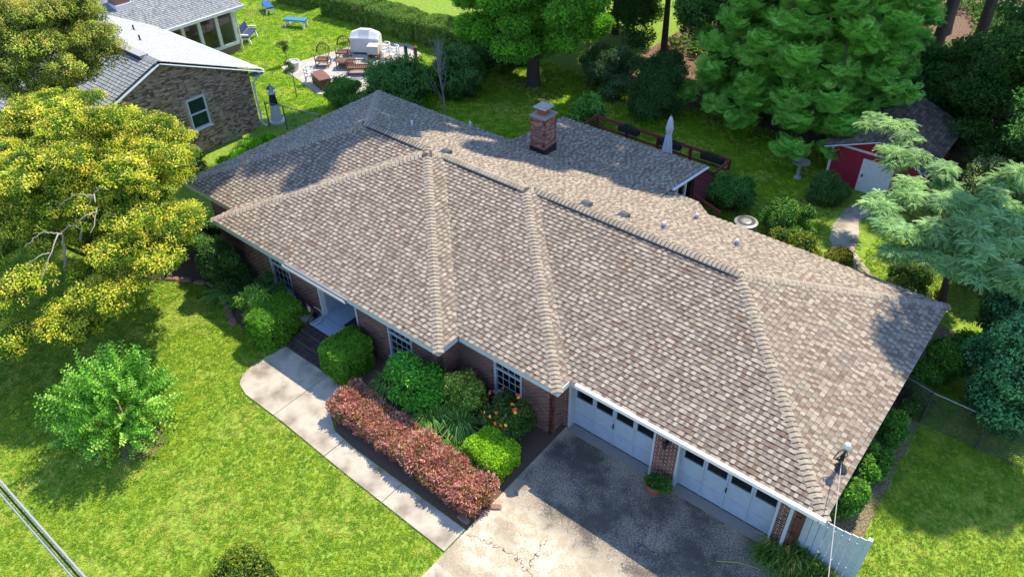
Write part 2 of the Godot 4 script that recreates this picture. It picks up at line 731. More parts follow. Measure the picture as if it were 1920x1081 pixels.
func camera_and_light() -> void:
	var cam := Camera3D.new()
	cam.name = "camera"
	var pi := 0.6762
	var yaw := -0.6909
	var roll := -0.0159
	var fw := Vector3(sin(yaw) * cos(pi), -sin(pi), -cos(yaw) * cos(pi))
	var rt := Vector3(cos(yaw), 0, sin(yaw))
	var up := rt.cross(fw)
	var r2 := rt * cos(roll) + up * sin(roll)
	cam.transform = Transform3D(Basis(r2, r2.cross(fw), -fw), eye)
	cam.fov = 40.675
	cam.near = 0.1
	cam.far = 900.0
	add_child(cam)
	cam.current = true
	var we := WorldEnvironment.new()
	we.name = "environment"
	var e := Environment.new()
	e.background_mode = Environment.BG_SKY
	var sk := ProceduralSkyMaterial.new()
	sk.sky_top_color = Color(0.5, 0.64, 0.88)
	sk.sky_horizon_color = Color(0.8, 0.87, 0.95)
	sk.sky_curve = 0.15
	sk.ground_horizon_color = Color(0.45, 0.5, 0.42)
	sk.ground_bottom_color = Color(0.25, 0.3, 0.2)
	sk.sun_angle_max = 12.0
	sk.energy_multiplier = 1.18
	var sky := Sky.new()
	sky.sky_material = sk
	e.sky = sky
	e.tonemap_mode = Environment.TONE_MAPPER_LINEAR
	e.tonemap_exposure = 1.52
	e.sdfgi_enabled = true
	e.ssao_enabled = true
	e.ssil_enabled = true
	we.environment = e
	add_child(we)
	var sun := DirectionalLight3D.new()
	sun.name = "sun"
	sun.light_energy = 1.6
	sun.light_color = Color(1.0, 0.955, 0.87)
	sun.light_angular_distance = 0.5
	sun.shadow_enabled = true
	add_child(sun)
	var to := Vector3(0.03, 0.815, -0.58).normalized()
	sun.transform = Transform3D(Basis.looking_at(-to, Vector3.FORWARD), to * 60.0)

func materials() -> void:
	var fine := grey(11, 0.05, 0.82, 1.1)
	var coarse := grey(12, 0.012, 0.8, 1.1)
	var gb := grey(13, 0.06, 0.0, 1.0)
	mat("lawn_soil", Color(1, 1, 1), 1.0, ntex(21, 0.02, [[0.2, Color(0.12, 0.22, 0.013)], [0.6, Color(0.2, 0.3, 0.022)], [0.8, Color(0.27, 0.33, 0.045)], [0.95, Color(0.38, 0.36, 0.13)]], 1024, 6), 0.22, null, 0.0, 0.0, false)
	mat("pine_straw", Color(1, 1, 1), 1.0, ntex(22, 0.03, [[0.2, Color(0.08, 0.045, 0.025)], [0.6, Color(0.2, 0.125, 0.075)], [0.9, Color(0.36, 0.25, 0.16)]], 512, 6), 0.5, null, 0.0, 0.0, false)
	mat("mulch", Color(1, 1, 1), 1.0, ntex(23, 0.08, [[0.2, Color(0.04, 0.027, 0.02)], [0.55, Color(0.13, 0.08, 0.055)], [0.85, Color(0.32, 0.22, 0.15)]], 512, 5), 1.0, null, 0.0, 0.0, false)
	mat("dirt", Color(1, 1, 1), 1.0, ntex(24, 0.04, [[0.2, Color(0.09, 0.065, 0.035)], [0.55, Color(0.2, 0.16, 0.08)], [0.9, Color(0.34, 0.27, 0.15)]], 512, 5), 0.7, null, 0.0, 0.0, false)
	mat("old_concrete", Color(1, 1, 1), 0.95, ntex(25, 0.006, [[0.1, Color(0.22, 0.18, 0.13)], [0.35, Color(0.34, 0.29, 0.22)], [0.7, Color(0.47, 0.41, 0.32)], [0.95, Color(0.37, 0.31, 0.24)]], 1024, 8), 0.16, null, 0.0, 0.0, false)
	mat("patio_concrete", Color(1, 1, 1), 0.95, ntex(26, 0.008, [[0.2, Color(0.36, 0.33, 0.28)], [0.8, Color(0.48, 0.45, 0.4)]], 512, 7), 0.2, null, 0.0, 0.0, false)
	mat("shingle", Color(1, 1, 1), 0.95, grey(31, 0.12, 0.82, 1.12), 2.2)
	mat("grey_shingle", Color(1, 1, 1), 0.9, grey(32, 0.12, 0.82, 1.12), 2.2)
	mat("mortar", Color(0.56, 0.46, 0.37), 0.95, fine, 2.0)
	mat("chimney_mortar", Color(0.34, 0.25, 0.2), 0.95, fine, 2.0)
	mat("brick", Color(1, 1, 1), 0.9, grey(33, 0.08, 0.65, 1.2), 3.0)
	mat("trim", Color(0.47, 0.55, 0.58), 0.55, grey(34, 0.01, 0.9, 1.03), 0.7)
	mat("white", Color(0.8, 0.8, 0.78), 0.5, grey(35, 0.012, 0.9, 1.03), 0.8)
	mat("door_paint", Color(0.38, 0.47, 0.53), 0.5, grey(36, 0.01, 0.92, 1.03), 0.6)
	mat("porch_paint", Color(0.36, 0.45, 0.56), 0.6, grey(37, 0.02, 0.85, 1.05), 0.8)
	mat("plain", Color(1, 1, 1), 0.75, fine, 1.5)
	mat("smooth", Color(1, 1, 1), 0.45, coarse, 1.0)
	mat("metal", Color(1, 1, 1), 0.35, coarse, 1.0)
	M.metal.metallic = 0.7
	mat("black_metal", Color(0.02, 0.02, 0.022), 0.5)
	mat("dark_inside", Color(0.035, 0.035, 0.04), 0.9)
	mat("wood", Color(1, 1, 1), 0.8, grey(38, 0.03, 0.7, 1.15), 1.2)
	mat("bark", Color(0.16, 0.115, 0.085), 0.95, grey(39, 0.05, 0.5, 1.25), 1.3, gb, 3.0)
	mat("pale_bark", Color(0.36, 0.32, 0.28), 0.9, grey(40, 0.04, 0.7, 1.2), 1.3)
	mat("wicker", Color(0.16, 0.075, 0.04), 0.6, grey(41, 0.15, 0.55, 1.2), 4.0)
	mat("leaf", Color(1.6, 1.55, 1.0), 0.55, null, 1.0, null, 0.0, 0.6)
	mat("waxy_leaf", Color(1, 1, 1), 0.38, null, 1.0, null, 0.0, 0.25)
	mat("blade", Color(1.8, 1.68, 0.8), 0.7, null, 1.0, null, 0.0, 0.7)
	mat("stone", Color(1, 1, 1), 0.95, grey(42, 0.05, 0.6, 1.2), 1.5)
	mat("terracotta", Color(0.34, 0.11, 0.06), 0.8, fine, 2.0)
	mat("cloth", Color(1, 1, 1), 0.85, grey(43, 0.03, 0.85, 1.08), 2.0)
	var g := StandardMaterial3D.new()
	g.resource_name = "window_glass"
	g.transparency = BaseMaterial3D.TRANSPARENCY_ALPHA
	g.albedo_color = Color(0.1, 0.13, 0.15, 0.25)
	g.roughness = 0.05
	M.glass = g
	drive_texture()

func drive_texture() -> void:
	# concrete of the drive: pale sand, black mildew with the garage's shade painted in, cracks
	var w := 768
	var h := 576
	var x0 := 16.2
	var z0 := 8.4
	var sx := 8.0
	var sz := 6.0
	var big := noise(51, 0.55, 4)
	var mid := noise(52, 2.2, 4)
	var fin := noise(53, 14.0, 3)
	var wob := noise(54, 1.3, 4)
	var grit := noise(55, 38.0, 2)
	var im := Image.create(w, h, false, Image.FORMAT_RGB8)
	var cracks := [
		[Vector2(20.1, 9.5), Vector2(20.4, 10.2), Vector2(20.55, 10.9), Vector2(20.5, 11.6)],
		[Vector2(20.5, 10.85), Vector2(21.2, 10.75), Vector2(21.8, 10.95), Vector2(22.6, 10.85), Vector2(24.0, 11.1)],
		[Vector2(21.9, 10.95), Vector2(21.95, 11.7), Vector2(22.2, 13.0)],
		[Vector2(16.9, 13.3), Vector2(18.2, 13.0), Vector2(19.0, 13.25), Vector2(19.3, 14.2)],
		[Vector2(18.7, 13.1), Vector2(18.6, 12.1)]]
	for j in h:
		for i in w:
			var p := Vector2(x0 + sx * i / w, z0 + sz * j / h)
			var b := big.get_noise_2d(p.x, p.y)
			var m := mid.get_noise_2d(p.x, p.y)
			var f := fin.get_noise_2d(p.x, p.y)
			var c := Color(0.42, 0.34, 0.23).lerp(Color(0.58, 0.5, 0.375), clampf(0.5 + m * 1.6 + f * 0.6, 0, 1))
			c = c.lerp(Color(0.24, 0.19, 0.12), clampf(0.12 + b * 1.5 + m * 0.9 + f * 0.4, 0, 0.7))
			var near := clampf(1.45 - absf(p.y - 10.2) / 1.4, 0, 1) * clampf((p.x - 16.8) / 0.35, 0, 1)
			var mil_shade := clampf(near * (1.12 + b * 1.1 + m * 0.8 + f * 1.7 + grit.get_noise_2d(p.x, p.y) * 1.9), 0, 1)  # mildew band, deepened in colour for the shade under the garage eave
			c = c.lerp(Color(0.045, 0.042, 0.038), mil_shade * 0.88)
			c = c * (1.0 + f * 0.3 + grit.get_noise_2d(p.x, p.y) * 0.5)
			var q := p + Vector2(wob.get_noise_2d(p.x * 3, p.y * 3), wob.get_noise_2d(p.y * 3 + 9, p.x * 3)) * 0.13
			for k in cracks:
				for s in k.size() - 1:
					var on := Geometry2D.get_closest_point_to_segment(q, k[s], k[s + 1])
					if on.distance_squared_to(q) < 0.00011:
						c = Color(0.05, 0.045, 0.04)
			im.set_pixel(i, j, Color(clampf(c.r, 0, 1), clampf(c.g, 0, 1), clampf(c.b, 0, 1)).linear_to_srgb())
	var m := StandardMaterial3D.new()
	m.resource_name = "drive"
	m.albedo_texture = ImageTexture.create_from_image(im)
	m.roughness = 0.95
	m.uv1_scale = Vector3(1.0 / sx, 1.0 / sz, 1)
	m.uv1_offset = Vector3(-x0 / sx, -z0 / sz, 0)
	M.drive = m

const WALK := [8.34, 13.86, 7.85, 13.72, 7.58, 13.42, 7.48, 13.0, 7.5, 12.4, 7.6, 11.7, 9.6, 11.7, 10.4, 11.85, 10.85, 12.3, 11.15, 12.85, 11.64, 13.14, 12.48, 13.22, 16.8, 13.24, 16.8, 14.03, 15, 14.0, 12.85, 13.96, 10.14, 13.86]
const DRIVE := [16.8, 8.82, 23.5, 8.82, 24.2, 10.2, 24.2, 26, 16.9, 26, 16.84, 14.1]

func ground() -> void:
	var g := MB.new()
	g.flat(P2([-260, -260, 260, -260, 260, 260, -260, 260]), 0.0)
	setting("ground", g, M.lawn_soil)
	g = MB.new()
	g.flat(P2([3, -60, 60, -60, 60, -11.5, 27, -10.5, 22, -12.5, 17.5, -12.2, 14, -11, 8, -11.6, 4, -11.2]), 0.006)
	setting("forest_floor", g, M.pine_straw)
	g = MB.new()
	g.flat(P2([10.6, 11.9, 10.95, 12.3, 11.25, 12.8, 11.64, 13.1, 12.48, 13.18, 16.8, 13.2, 16.8, 8.8, 13.16, 8.8, 13.16, 10.15, 9.55, 10.15, 9.55, 11.65]), 0.02)
	setting("front_bed_ground", g, M.mulch)
	g = MB.new()
	g.flat(P2([-1.4, 9.3, 7.7, 9.3, 7.6, 11.9, 6.6, 12.2, 5.3, 12.0, 4.2, 11.6, 2.4, 11.5, 1.7, 11.85, 0.4, 12.7, -1.4, 12.4]), 0.012)
	setting("corner_bed_ground", g, M.mulch)
	var walk := Node3D.new()
	walk.name = "walkway"
	add_child(walk)
	walk.set_meta("kind", "structure")
	var cuts := [7.2, 9.72, 12.1, 14.5, 17.0]
	for k in 4:
		for piece in Geometry2D.intersect_polygons(P2(WALK), P2([cuts[k] + 0.01, 11, cuts[k + 1] - 0.01, 11, cuts[k + 1] - 0.01, 15, cuts[k] + 0.01, 15])):
			g = MB.new()
			g.slab(piece, -0.05, 0.043 + 0.003 * (k % 2))
			part(walk, "panel", g, M.old_concrete)
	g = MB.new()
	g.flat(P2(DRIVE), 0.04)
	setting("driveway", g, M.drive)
	g = MB.new()
	g.flat(P2([18.9, -8.1, 20.0, -8.2, 19.6, -7.0, 19.95, -6.1, 20.2, -4.9, 21.4, -3.7, 21.9, -1.8, 21.0, -1.6, 20.5, -3.6, 19.2, -5.0, 18.9, -6.3]), 0.02)
	setting("garden_path", g, M.old_concrete)
	g = MB.new()
	g.flat(P2([23.4, -2.6, 25.0, -2.4, 25.4, -0.8, 24.7, 0.4, 24.1, 0.2, 23.7, -1.2]), 0.01)
	setting("bare_ground", g, M.dirt)
	g = MB.new()
	g.flat(P2([23.6, 1.0, 24.75, 1.0, 24.85, 8.5, 23.6, 8.5]), 0.014)
	setting("side_bed_ground", g, M.dirt)
	g = MB.new()
	g.slab(P2([-11.0, -2.5, -6.6, -1.5, -4.9, -2.4, -6.0, -8.6, -7.6, -9.3, -9.9, -8.2]), -0.05, 0.05)
	setting("patio", g, M.patio_concrete)
	for q in [[-15.75, -6.6, 0.75, 0.55], [-19.6, -7.0, 0.85, 0.55], [-16.6, -5.9, 0.42, 0.36]]:
		var poly := PackedVector2Array()
		for k in 14:
			poly.append(Vector2(q[0], q[1]) + Vector2(cos(TAU * k / 14) * q[2], sin(TAU * k / 14) * q[3]) * rf(0.9, 1.1))
		g = MB.new()
		g.flat(poly, 0.025)
		setting("bare_ground", g, M.dirt)
	for q in [[3.0, 11.3, 0], [1.2, -9.0, 0]]:
		pass
	var poly := PackedVector2Array()
	for k in 16:
		poly.append(Vector2(7.6, 16.9) + Vector2(cos(TAU * k / 16) * 0.55, sin(TAU * k / 16) * 0.7) * rf(0.8, 1.15))
	g = MB.new()
	g.flat(poly, 0.012)
	setting("bare_ground", g, M.dirt)
	poly = PackedVector2Array()
	for k in 18:
		poly.append(Vector2(1.9, -8.9) + Vector2(cos(TAU * k / 18) * 1.9, sin(TAU * k / 18) * 1.3) * rf(0.8, 1.15))
	g = MB.new()
	g.flat(poly, 0.012)
	setting("bare_ground", g, M.pine_straw)

var house_node: Node3D

func window_in(parent: Node3D, x: Transform3D, w: float, h: float, cols: int, rows_top: int, rows_low: int, split: float, frame_m: Material, sill := true) -> void:
	# x: lower left corner of the opening seen from outside, local x right, y up, z out
	var win := Node3D.new()
	win.name = numbered(parent, "window")
	parent.add_child(win, true)
	win.transform = x
	var f := MB.new()
	var t := 0.06
	f.box(Vector3(0, 0, -0.09), Vector3(t, h, 0.012))
	f.box(Vector3(w - t, 0, -0.09), Vector3(w, h, 0.012))
	f.box(Vector3(t, h - t, -0.09), Vector3(w - t, h, 0.012))
	f.box(Vector3(t, 0, -0.09), Vector3(w - t, t, 0.012))
	part(win, "frame", f, frame_m)
	if sill:
		f = MB.new()
		f.box(Vector3(-0.05, -0.05, -0.1), Vector3(w + 0.05, -0.004, 0.07))
		part(win, "sill", f, frame_m)
	var y := h * split
	f = MB.new()
	f.box(Vector3(t, y - 0.03, -0.075), Vector3(w - t, y + 0.035, -0.005))
	part(win, "meeting_rail", f, frame_m)
	for s in 2:
		var y0 := t if s == 0 else y + 0.035
		var y1 := y - 0.03 if s == 0 else h - t
		var rows := rows_low if s == 0 else rows_top
		var zz := -0.06 if s == 0 else -0.035
		f = MB.new()
		f.box(Vector3(t, y0, zz - 0.004), Vector3(w - t, y1, zz))
		part(win, "pane", f, M.glass)
		for k in range(1, cols):
			f = MB.new()
			var cx := t + (w - 2 * t) * k / cols
			f.box(Vector3(cx - 0.006, y0, zz + 0.001), Vector3(cx + 0.006, y1, zz + 0.016))
			part(win, "muntin", f, frame_m)
		for k in range(1, rows):
			f = MB.new()
			var cy := y0 + (y1 - y0) * k / rows
			f.box(Vector3(t, cy - 0.006, zz + 0.003), Vector3(w - t, cy + 0.006, zz + 0.018))
			part(win, "muntin", f, frame_m)

func house() -> void:
	var h := thing("ranch_house", "long brick ranch house with tan and brown shingled hip roof and two garage doors", "house")
	house_node = h
	var roof := Node3D.new()
	roof.name = "roof"
	h.add_child(roof)
	var pal := [[Color(0.385, 0.325, 0.24)], [Color(0.3, 0.248, 0.182)], [Color(0.335, 0.278, 0.205)], [Color(0.265, 0.216, 0.16)], [Color(0.205, 0.162, 0.12)], [Color(0.19, 0.125, 0.088)], [Color(0.2, 0.162, 0.13)], [Color(0.235, 0.184, 0.136)]]
	var capal := [Color(0.34, 0.282, 0.205), Color(0.3, 0.248, 0.18), Color(0.375, 0.312, 0.23)]
	var back := RoofPlane.new(Vector2(0, 1), 0.0, EAVE, PITCH)
	var left := RoofPlane.new(Vector2(1, 0), 0.0, EAVE, PITCH)
	var right := RoofPlane.new(Vector2(-1, 0), -24.09, EAVE, PITCH)
	var fa := RoofPlane.new(Vector2(0, -1), -9.88, EAVE, PITCH)
	var fw := RoofPlane.new(Vector2(0, -1), -10.70, EAVE, PITCH)
	var fg := RoofPlane.new(Vector2(0, -1), -9.34, EAVE, PITCH)
	var wl := RoofPlane.new(Vector2(1, 0), 3.01, EAVE, PITCH)
	var wr := RoofPlane.new(Vector2(-1, 0), -13.71, EAVE, PITCH)
	var mr := RoofPlane.new(Vector2(-1, 0), -17.18, EAVE, PITCH)
	var add := RoofPlane.new(Vector2(0, 1), -3.4, 2.3, 0.104)
	var ext := RoofPlane.new(Vector2(0, 1), -0.7, 2.495, 0.136)
	var planes := [
		[back, [0, 0, 24.09, 0, 19.42, 4.67, 12.51, 4.67, 12.24, 4.94, 8.77, 4.94, 8.36, 5.35, 7.95, 4.94, 4.94, 4.94]],
		[left, [0, 0, 4.94, 4.94, 0, 9.88]],
		[fa, [0, 9.88, 4.94, 4.94, 7.95, 4.94, 3.01, 9.88]],
		[wl, [3.01, 10.7, 8.36, 5.35, 7.95, 4.94, 3.01, 9.88]],
		[fw, [3.01, 10.7, 13.71, 10.7, 8.36, 5.35]],
		[wr, [13.71, 10.7, 8.36, 5.35, 8.77, 4.94, 13.71, 9.88]],
		[fa, [13.71, 9.88, 8.77, 4.94, 12.24, 4.94, 17.18, 9.88]],
		[mr, [17.18, 9.88, 12.24, 4.94, 12.51, 4.67, 17.18, 9.34]],
		[fg, [17.18, 9.34, 12.51, 4.67, 19.42, 4.67, 24.09, 9.34]],
		[right, [24.09, 9.34, 19.42, 4.67, 24.09, 0]],
		[add, [7.68, -3.4, 14.48, -3.4, 14.48, 0.2, 7.68, 0.2]],
		[ext, [14.48, -0.7, 15.6, -0.65, 16.3, 0, 14.48, 0]]]
	roof_rest = MB.new()
	var deck := MB.new()
	deck.col = Color(0.09, 0.08, 0.07)
	for q in planes:
		var pl: RoofPlane = q[0]
		var poly := P2(q[1])
		var ix := Geometry2D.triangulate_polygon(poly)
		for i in range(0, ix.size(), 3):
			var a := pl.at(poly[ix[i]]) - Vector3(0, 0.006, 0)
			var b := pl.at(poly[ix[i + 1]]) - Vector3(0, 0.006, 0)
			var c := pl.at(poly[ix[i + 2]]) - Vector3(0, 0.006, 0)
			if (b - a).cross(c - a).y < 0:
				deck.tri(a, c, b)
			else:
				deck.tri(a, b, c)
		shingle_plane(pl, poly, pal)
	part(roof, "deck", deck, M.plain)
	lay_tabs(roof, pal, M.shingle, 300)
	var caps := []
	var H := func(x: float, z: float) -> Vector3: return Vector3(x, EAVE + PITCH * minf(z, 99.0), z)
	var edges := [
		[fa, 0, 9.88, 4.94, 4.94, left, 0.0], [back, 0, 0, 4.94, 4.94, left, 0.0],
		[fw, 3.01, 10.7, 8.36, 5.35, wl, 0.0], [fw, 13.71, 10.7, 8.36, 5.35, wr, 0.0],
		[fa, 17.18, 9.88, 12.24, 4.94, mr, 0.0], [fg, 24.09, 9.34, 19.42, 4.67, right, 0.0], [back, 24.09, 0, 19.42, 4.67, right, 0.0],
		[fa, 7.95, 4.94, 4.94, 4.94, back, 0.05], [fa, 8.77, 4.94, 12.24, 4.94, back, 0.05], [fg, 19.42, 4.67, 12.51, 4.67, back, 0.05],
		[wl, 7.95, 4.94, 8.36, 5.35, back, 0.0], [wr, 8.77, 4.94, 8.36, 5.35, back, 0.0], [mr, 12.51, 4.67, 12.24, 4.94, back, 0.0]]
	for q in edges:
		var pl: RoofPlane = q[0]
		var a := pl.at(Vector2(q[1], q[2]))
		var b := pl.at(Vector2(q[3], q[4]))
		cap_course(caps, a, b, pl.normal(), (q[5] as RoofPlane).normal(), q[6])
	lay_caps(roof, caps, capal, M.shingle, 300)
	# ridge vents: dark strips under the caps
	for q in [[5.08, 7.42, 4.94], [9.5, 12.0, 4.94], [13.1, 19.2, 4.67]]:
		var mb := MB.new()
		mb.col = Color(0.03, 0.03, 0.034)
		var y: float = EAVE + PITCH * q[2]
		for s in [-1.0, 1.0]:
			var zc: float = q[2] + s * 0.085
			mb.obox(Transform3D(Basis(Vector3.RIGHT, s * atan(PITCH)), Vector3((q[0] + q[1]) / 2, y - 0.005, zc)), Vector3(q[1] - q[0], 0.075, 0.175))
		part(roof, "ridge_vent", mb, M.plain)
	# eaves
	var out := P2([0, 0, 24.09, 0, 24.09, 9.34, 17.18, 9.34, 17.18, 9.88, 13.71, 9.88, 13.71, 10.7, 3.01, 10.7, 3.01, 9.88, 0, 9.88])
	var sf := MB.new()
	sf.flat(out, EAVE - 0.17, 1.0, false)
	part(h, "soffit", sf, M.trim)
	for i in out.size():
		var a := out[i]
		var b := out[(i + 1) % out.size()]
		var d := (b - a).normalized()
		var n := Vector2(d.y, -d.x)
		var m := (a + b) / 2 - n * 0.012
		var fb := MB.new()
		fb.obox(Transform3D(Basis(Vector3(d.x, 0, d.y), Vector3.UP, Vector3(d.x, 0, d.y).cross(Vector3.UP)), Vector3(m.x, EAVE - 0.09, m.y)), Vector3(a.distance_to(b) - 0.03, 0.168, 0.022))
		part(h, "fascia", fb, M.trim)
	# brick walls seen in the photograph
	var top := EAVE - 0.18
	var R := Vector3.RIGHT
	var walls := [
		["front_wall", Vector3(0.55, 0, 9.33), R, 3.0, []],
		["front_wall", Vector3(3.56, 0, 10.15), R, 9.6, [Rect2(1.59, 0.45, 1.06, 1.8), Rect2(4.16, 0, 1.83, 2.41), Rect2(7.4, 0.45, 1.04, 1.8)]],
		["return_wall", Vector3(13.16, 0, 10.15), Vector3.FORWARD, 0.82, []],
		["front_wall", Vector3(13.04, 0, 9.33), R, 3.59, [Rect2(1.5, 0.5, 1.02, 1.78)]],
		["return_wall", Vector3(16.63, 0, 9.33), Vector3.FORWARD, 0.54, []],
		["garage_wall", Vector3(16.51, 0.03, 8.79), R, 7.03, [Rect2(0.33, 0, 2.76, 2.15), Rect2(3.75, 0, 2.76, 2.15)]],
		["side_wall", Vector3(23.54, 0, 8.79), Vector3.FORWARD, 8.24, []]]
	for w in walls:
		var node := Node3D.new()
		node.name = numbered(h, w[0])
		h.add_child(node, true)
		brick_wall(node, w[1], w[2], w[3], top - (w[1] as Vector3).y, w[4], 0.12, w[0] != "side_wall")
	lay_bricks([Color(0.17, 0.05, 0.03), Color(0.11, 0.036, 0.025), Color(0.24, 0.075, 0.045), Color(0.05, 0.024, 0.02), Color(0.2, 0.085, 0.052), Color(0.13, 0.05, 0.034)], M.brick, 210)
	var plain := MB.new()
	plain.col = Color(0.12, 0.06, 0.05)
	plain.box(Vector3(0.55, 0, 0.55), Vector3(23.4, top, 0.67))
	plain.box(Vector3(0.55, 0, 0.68), Vector3(0.67, top, 9.2))
	plain.box(Vector3(3.56, 0, 9.34), Vector3(3.68, top, 10.02))
	part(h, "rear_wall", plain, M.brick)
	var fl := MB.new()
	fl.box(Vector3(0.68, 0.2, 0.68), Vector3(16.5, 0.3, 9.2))
	part(h, "floor", fl, M.dark_inside)
	window_in(h, Transform3D(Basis(), Vector3(5.15, 0.45, 10.15)), 1.06, 1.8, 4, 2, 3, 0.55, M.trim)
	window_in(h, Transform3D(Basis(), Vector3(10.96, 0.45, 10.15)), 1.04, 1.8, 4, 2, 3, 0.55, M.trim)
	window_in(h, Transform3D(Basis(), Vector3(14.54, 0.5, 9.33)), 1.02, 1.78, 4, 2, 3, 0.55, M.trim)
	# porch recess
	var pw := MB.new()
	pw.box(Vector3(7.6, 0, 8.6), Vector3(7.72, top, 10.0))
	pw.box(Vector3(9.55, 0, 8.6), Vector3(9.67, top, 10.0))
	pw.box(Vector3(7.6, 0, 8.46), Vector3(9.67, top, 8.6))
	part(h, "porch_wall", pw, M.door_paint)
	pw = MB.new()
	pw.box(Vector3(7.7, 0, 10.0), Vector3(7.74, top, 10.19))
	pw.box(Vector3(9.53, 0, 10.0), Vector3(9.57, top, 10.19))
	part(h, "porch_trim", pw, M.white)
	pw = MB.new()
	pw.col = Color(0.1, 0.03, 0.025)
	pw.box(Vector3(8.2, 0.37, 8.6), Vector3(9.1, 2.35, 8.65))
	part(h, "front_door", pw, M.smooth)
	pw = MB.new()
	pw.box(Vector3(7.72, 0.0, 8.6), Vector3(9.55, 0.36, 10.15))
	pw.box(Vector3(7.62, 0.0, 10.17), Vector3(9.62, 0.36, 10.72))
	part(h, "porch_floor", pw, M.porch_paint)
	# brick steps
	var st := Node3D.new()
	st.name = "steps"
	h.add_child(st)
	var sb := MB.new()
	var top_y := [0.355, 0.24, 0.12]
	sb.col = Color(0.1, 0.09, 0.08)
	for k in 3:
		sb.box(Vector3(7.62, 0, 10.73 + 0.34 * k), Vector3(9.75, top_y[k] - 0.012, 11.065 + 0.34 * k))
	part(st, "riser", sb, M.stone)
	var sm := []
	for i in 3:
		var b := MB.new()
		b.col = [Color(0.06, 0.04, 0.036), Color(0.085, 0.05, 0.043), Color(0.045, 0.036, 0.034)][i]
		b.box(Vector3(-0.047, -0.02, -0.098), Vector3(0.047, 0.004, 0.098))
		sm.append(b.done())
	for k in 3:
		for r in 2:
			var x := 7.68
			while x < 9.72:
				if r == 0:
					part(st, "brick", sm[rng.randi_range(0, 2)], M.brick, Transform3D(Basis(), Vector3(x, top_y[k] - 0.006, 10.965 + 0.34 * k)))
				x += 0.105
			if r == 1:
				x = 7.73
				while x < 9.7:
					part(st, "brick", sm[rng.randi_range(0, 2)], M.brick, Transform3D(Basis(Vector3.UP, PI / 2), Vector3(x, top_y[k] - 0.006, 10.79 + 0.34 * k)))
					x += 0.21
	# garage doors
	for k in 2:
		var x0: float = 16.84 + 3.42 * k
		var door := Node3D.new()
		door.name = numbered(h, "garage_door")
		h.add_child(door, true)
		door.position = Vector3(x0, 0.03, 8.79)
		var w := 2.76
		var jm := MB.new()
		jm.box(Vector3(0, 0, -0.25), Vector3(0.06, 2.15, 0.015))
		jm.box(Vector3(w - 0.06, 0, -0.25), Vector3(w, 2.15, 0.015))
		jm.box(Vector3(0.06, 2.05, -0.25), Vector3(w - 0.06, 2.15, 0.015))
		part(door, "jamb", jm, M.trim)
		var pw2 := (w - 0.12) / 4.0
		for c in 4:
			for r in 4:
				var y0 := 0.06 + r * 0.5
				var y1 := y0 + 0.49
				var px := 0.06 + c * pw2
				var pm := MB.new()
				if r == 2:
					# top lights: a frame round a pane
					y0 = 1.06
					y1 = 1.85
					pm.box(Vector3(px + 0.004, y0, -0.24), Vector3(px + 0.06, y1, -0.19))
					pm.box(Vector3(px + pw2 - 0.06, y0, -0.24), Vector3(px + pw2 - 0.004, y1, -0.19))
					pm.box(Vector3(px + 0.06, y0, -0.24), Vector3(px + pw2 - 0.06, y0 + 0.1, -0.19))
					pm.box(Vector3(px + 0.06, y1 - 0.07, -0.24), Vector3(px + pw2 - 0.06, y1, -0.19))
					part(door, "window_frame", pm, M.door_paint)
					pm = MB.new()
					pm.box(Vector3(px + 0.06, y0 + 0.1, -0.222), Vector3(px + pw2 - 0.06, y1 - 0.07, -0.218))
					part(door, "pane", pm, M.glass)
				elif r == 3:
					pm.box(Vector3(px + 0.004, 1.855, -0.24), Vector3(px + pw2 - 0.004, 2.05, -0.2))
					part(door, "panel", pm, M.door_paint)
				else:
					pm.box(Vector3(px + 0.004, y0, -0.24), Vector3(px + pw2 - 0.004, y1, -0.2))
					pm.box(Vector3(px + 0.004, y0, -0.2), Vector3(px + 0.05, y1, -0.19))
					pm.box(Vector3(px + pw2 - 0.05, y0, -0.2), Vector3(px + pw2 - 0.004, y1, -0.19))
					part(door, "panel", pm, M.door_paint)
		var hd := MB.new()
		hd.box(Vector3(w / 2 - 0.015, 0.75, -0.19), Vector3(w / 2 + 0.015, 0.92, -0.15))
		part(door, "handle", hd, M.black_metal)
		var sl := MB.new()
		sl.box(Vector3(0.06, 0, -0.24), Vector3(w - 0.06, 0.055, -0.2))
		part(door, "weather_seal", sl, M.black_metal)
		sl = MB.new()
		sl.col = Color(0.3, 0.28, 0.25)
		sl.box(Vector3(0.06, -0.02, -0.19), Vector3(w - 0.06, 0.035, 0.13))
		part(door, "threshold", sl, M.stone)
	# gutters and downspout
	var gt := MB.new()
	gt.box(Vector3(17.42, 2.55, 9.345), Vector3(24.12, 2.655, 9.44))
	gt.box(Vector3(17.42, 2.52, 9.345), Vector3(24.12, 2.55, 9.42))
	part(h, "gutter", gt, M.white)
	gt = MB.new()
	gt.box(Vector3(6.97, 2.46, 10.705), Vector3(9.97, 2.6, 10.715))
	gt.box(Vector3(6.97, 2.46, 10.715), Vector3(9.97, 2.47, 10.815))
	gt.box(Vector3(6.97, 2.47, 10.805), Vector3(9.97, 2.56, 10.815))
	part(h, "gutter", gt, M.white)
	gt = MB.new()
	gt.col = Color(0.02, 0.018, 0.015)
	gt.box(Vector3(6.98, 2.471, 10.716), Vector3(9.96, 2.5, 10.804))
	part(h, "gutter_dark_strip", gt, M.plain)  # near-black strip along the trough floor
	gt = MB.new()
	gt.bar(Vector3(23.32, 0.15, 8.85), Vector3(23.32, 2.15, 8.85), 0.1, 0.08)
	gt.bar(Vector3(23.32, 2.12, 8.86), Vector3(23.32, 2.53, 9.38), 0.1, 0.075)
	gt.bar(Vector3(23.32, 0.18, 8.86), Vector3(23.32, 0.08, 9.1), 0.1, 0.075)
	part(h, "downspout", gt, M.trim)
	gt = MB.new()
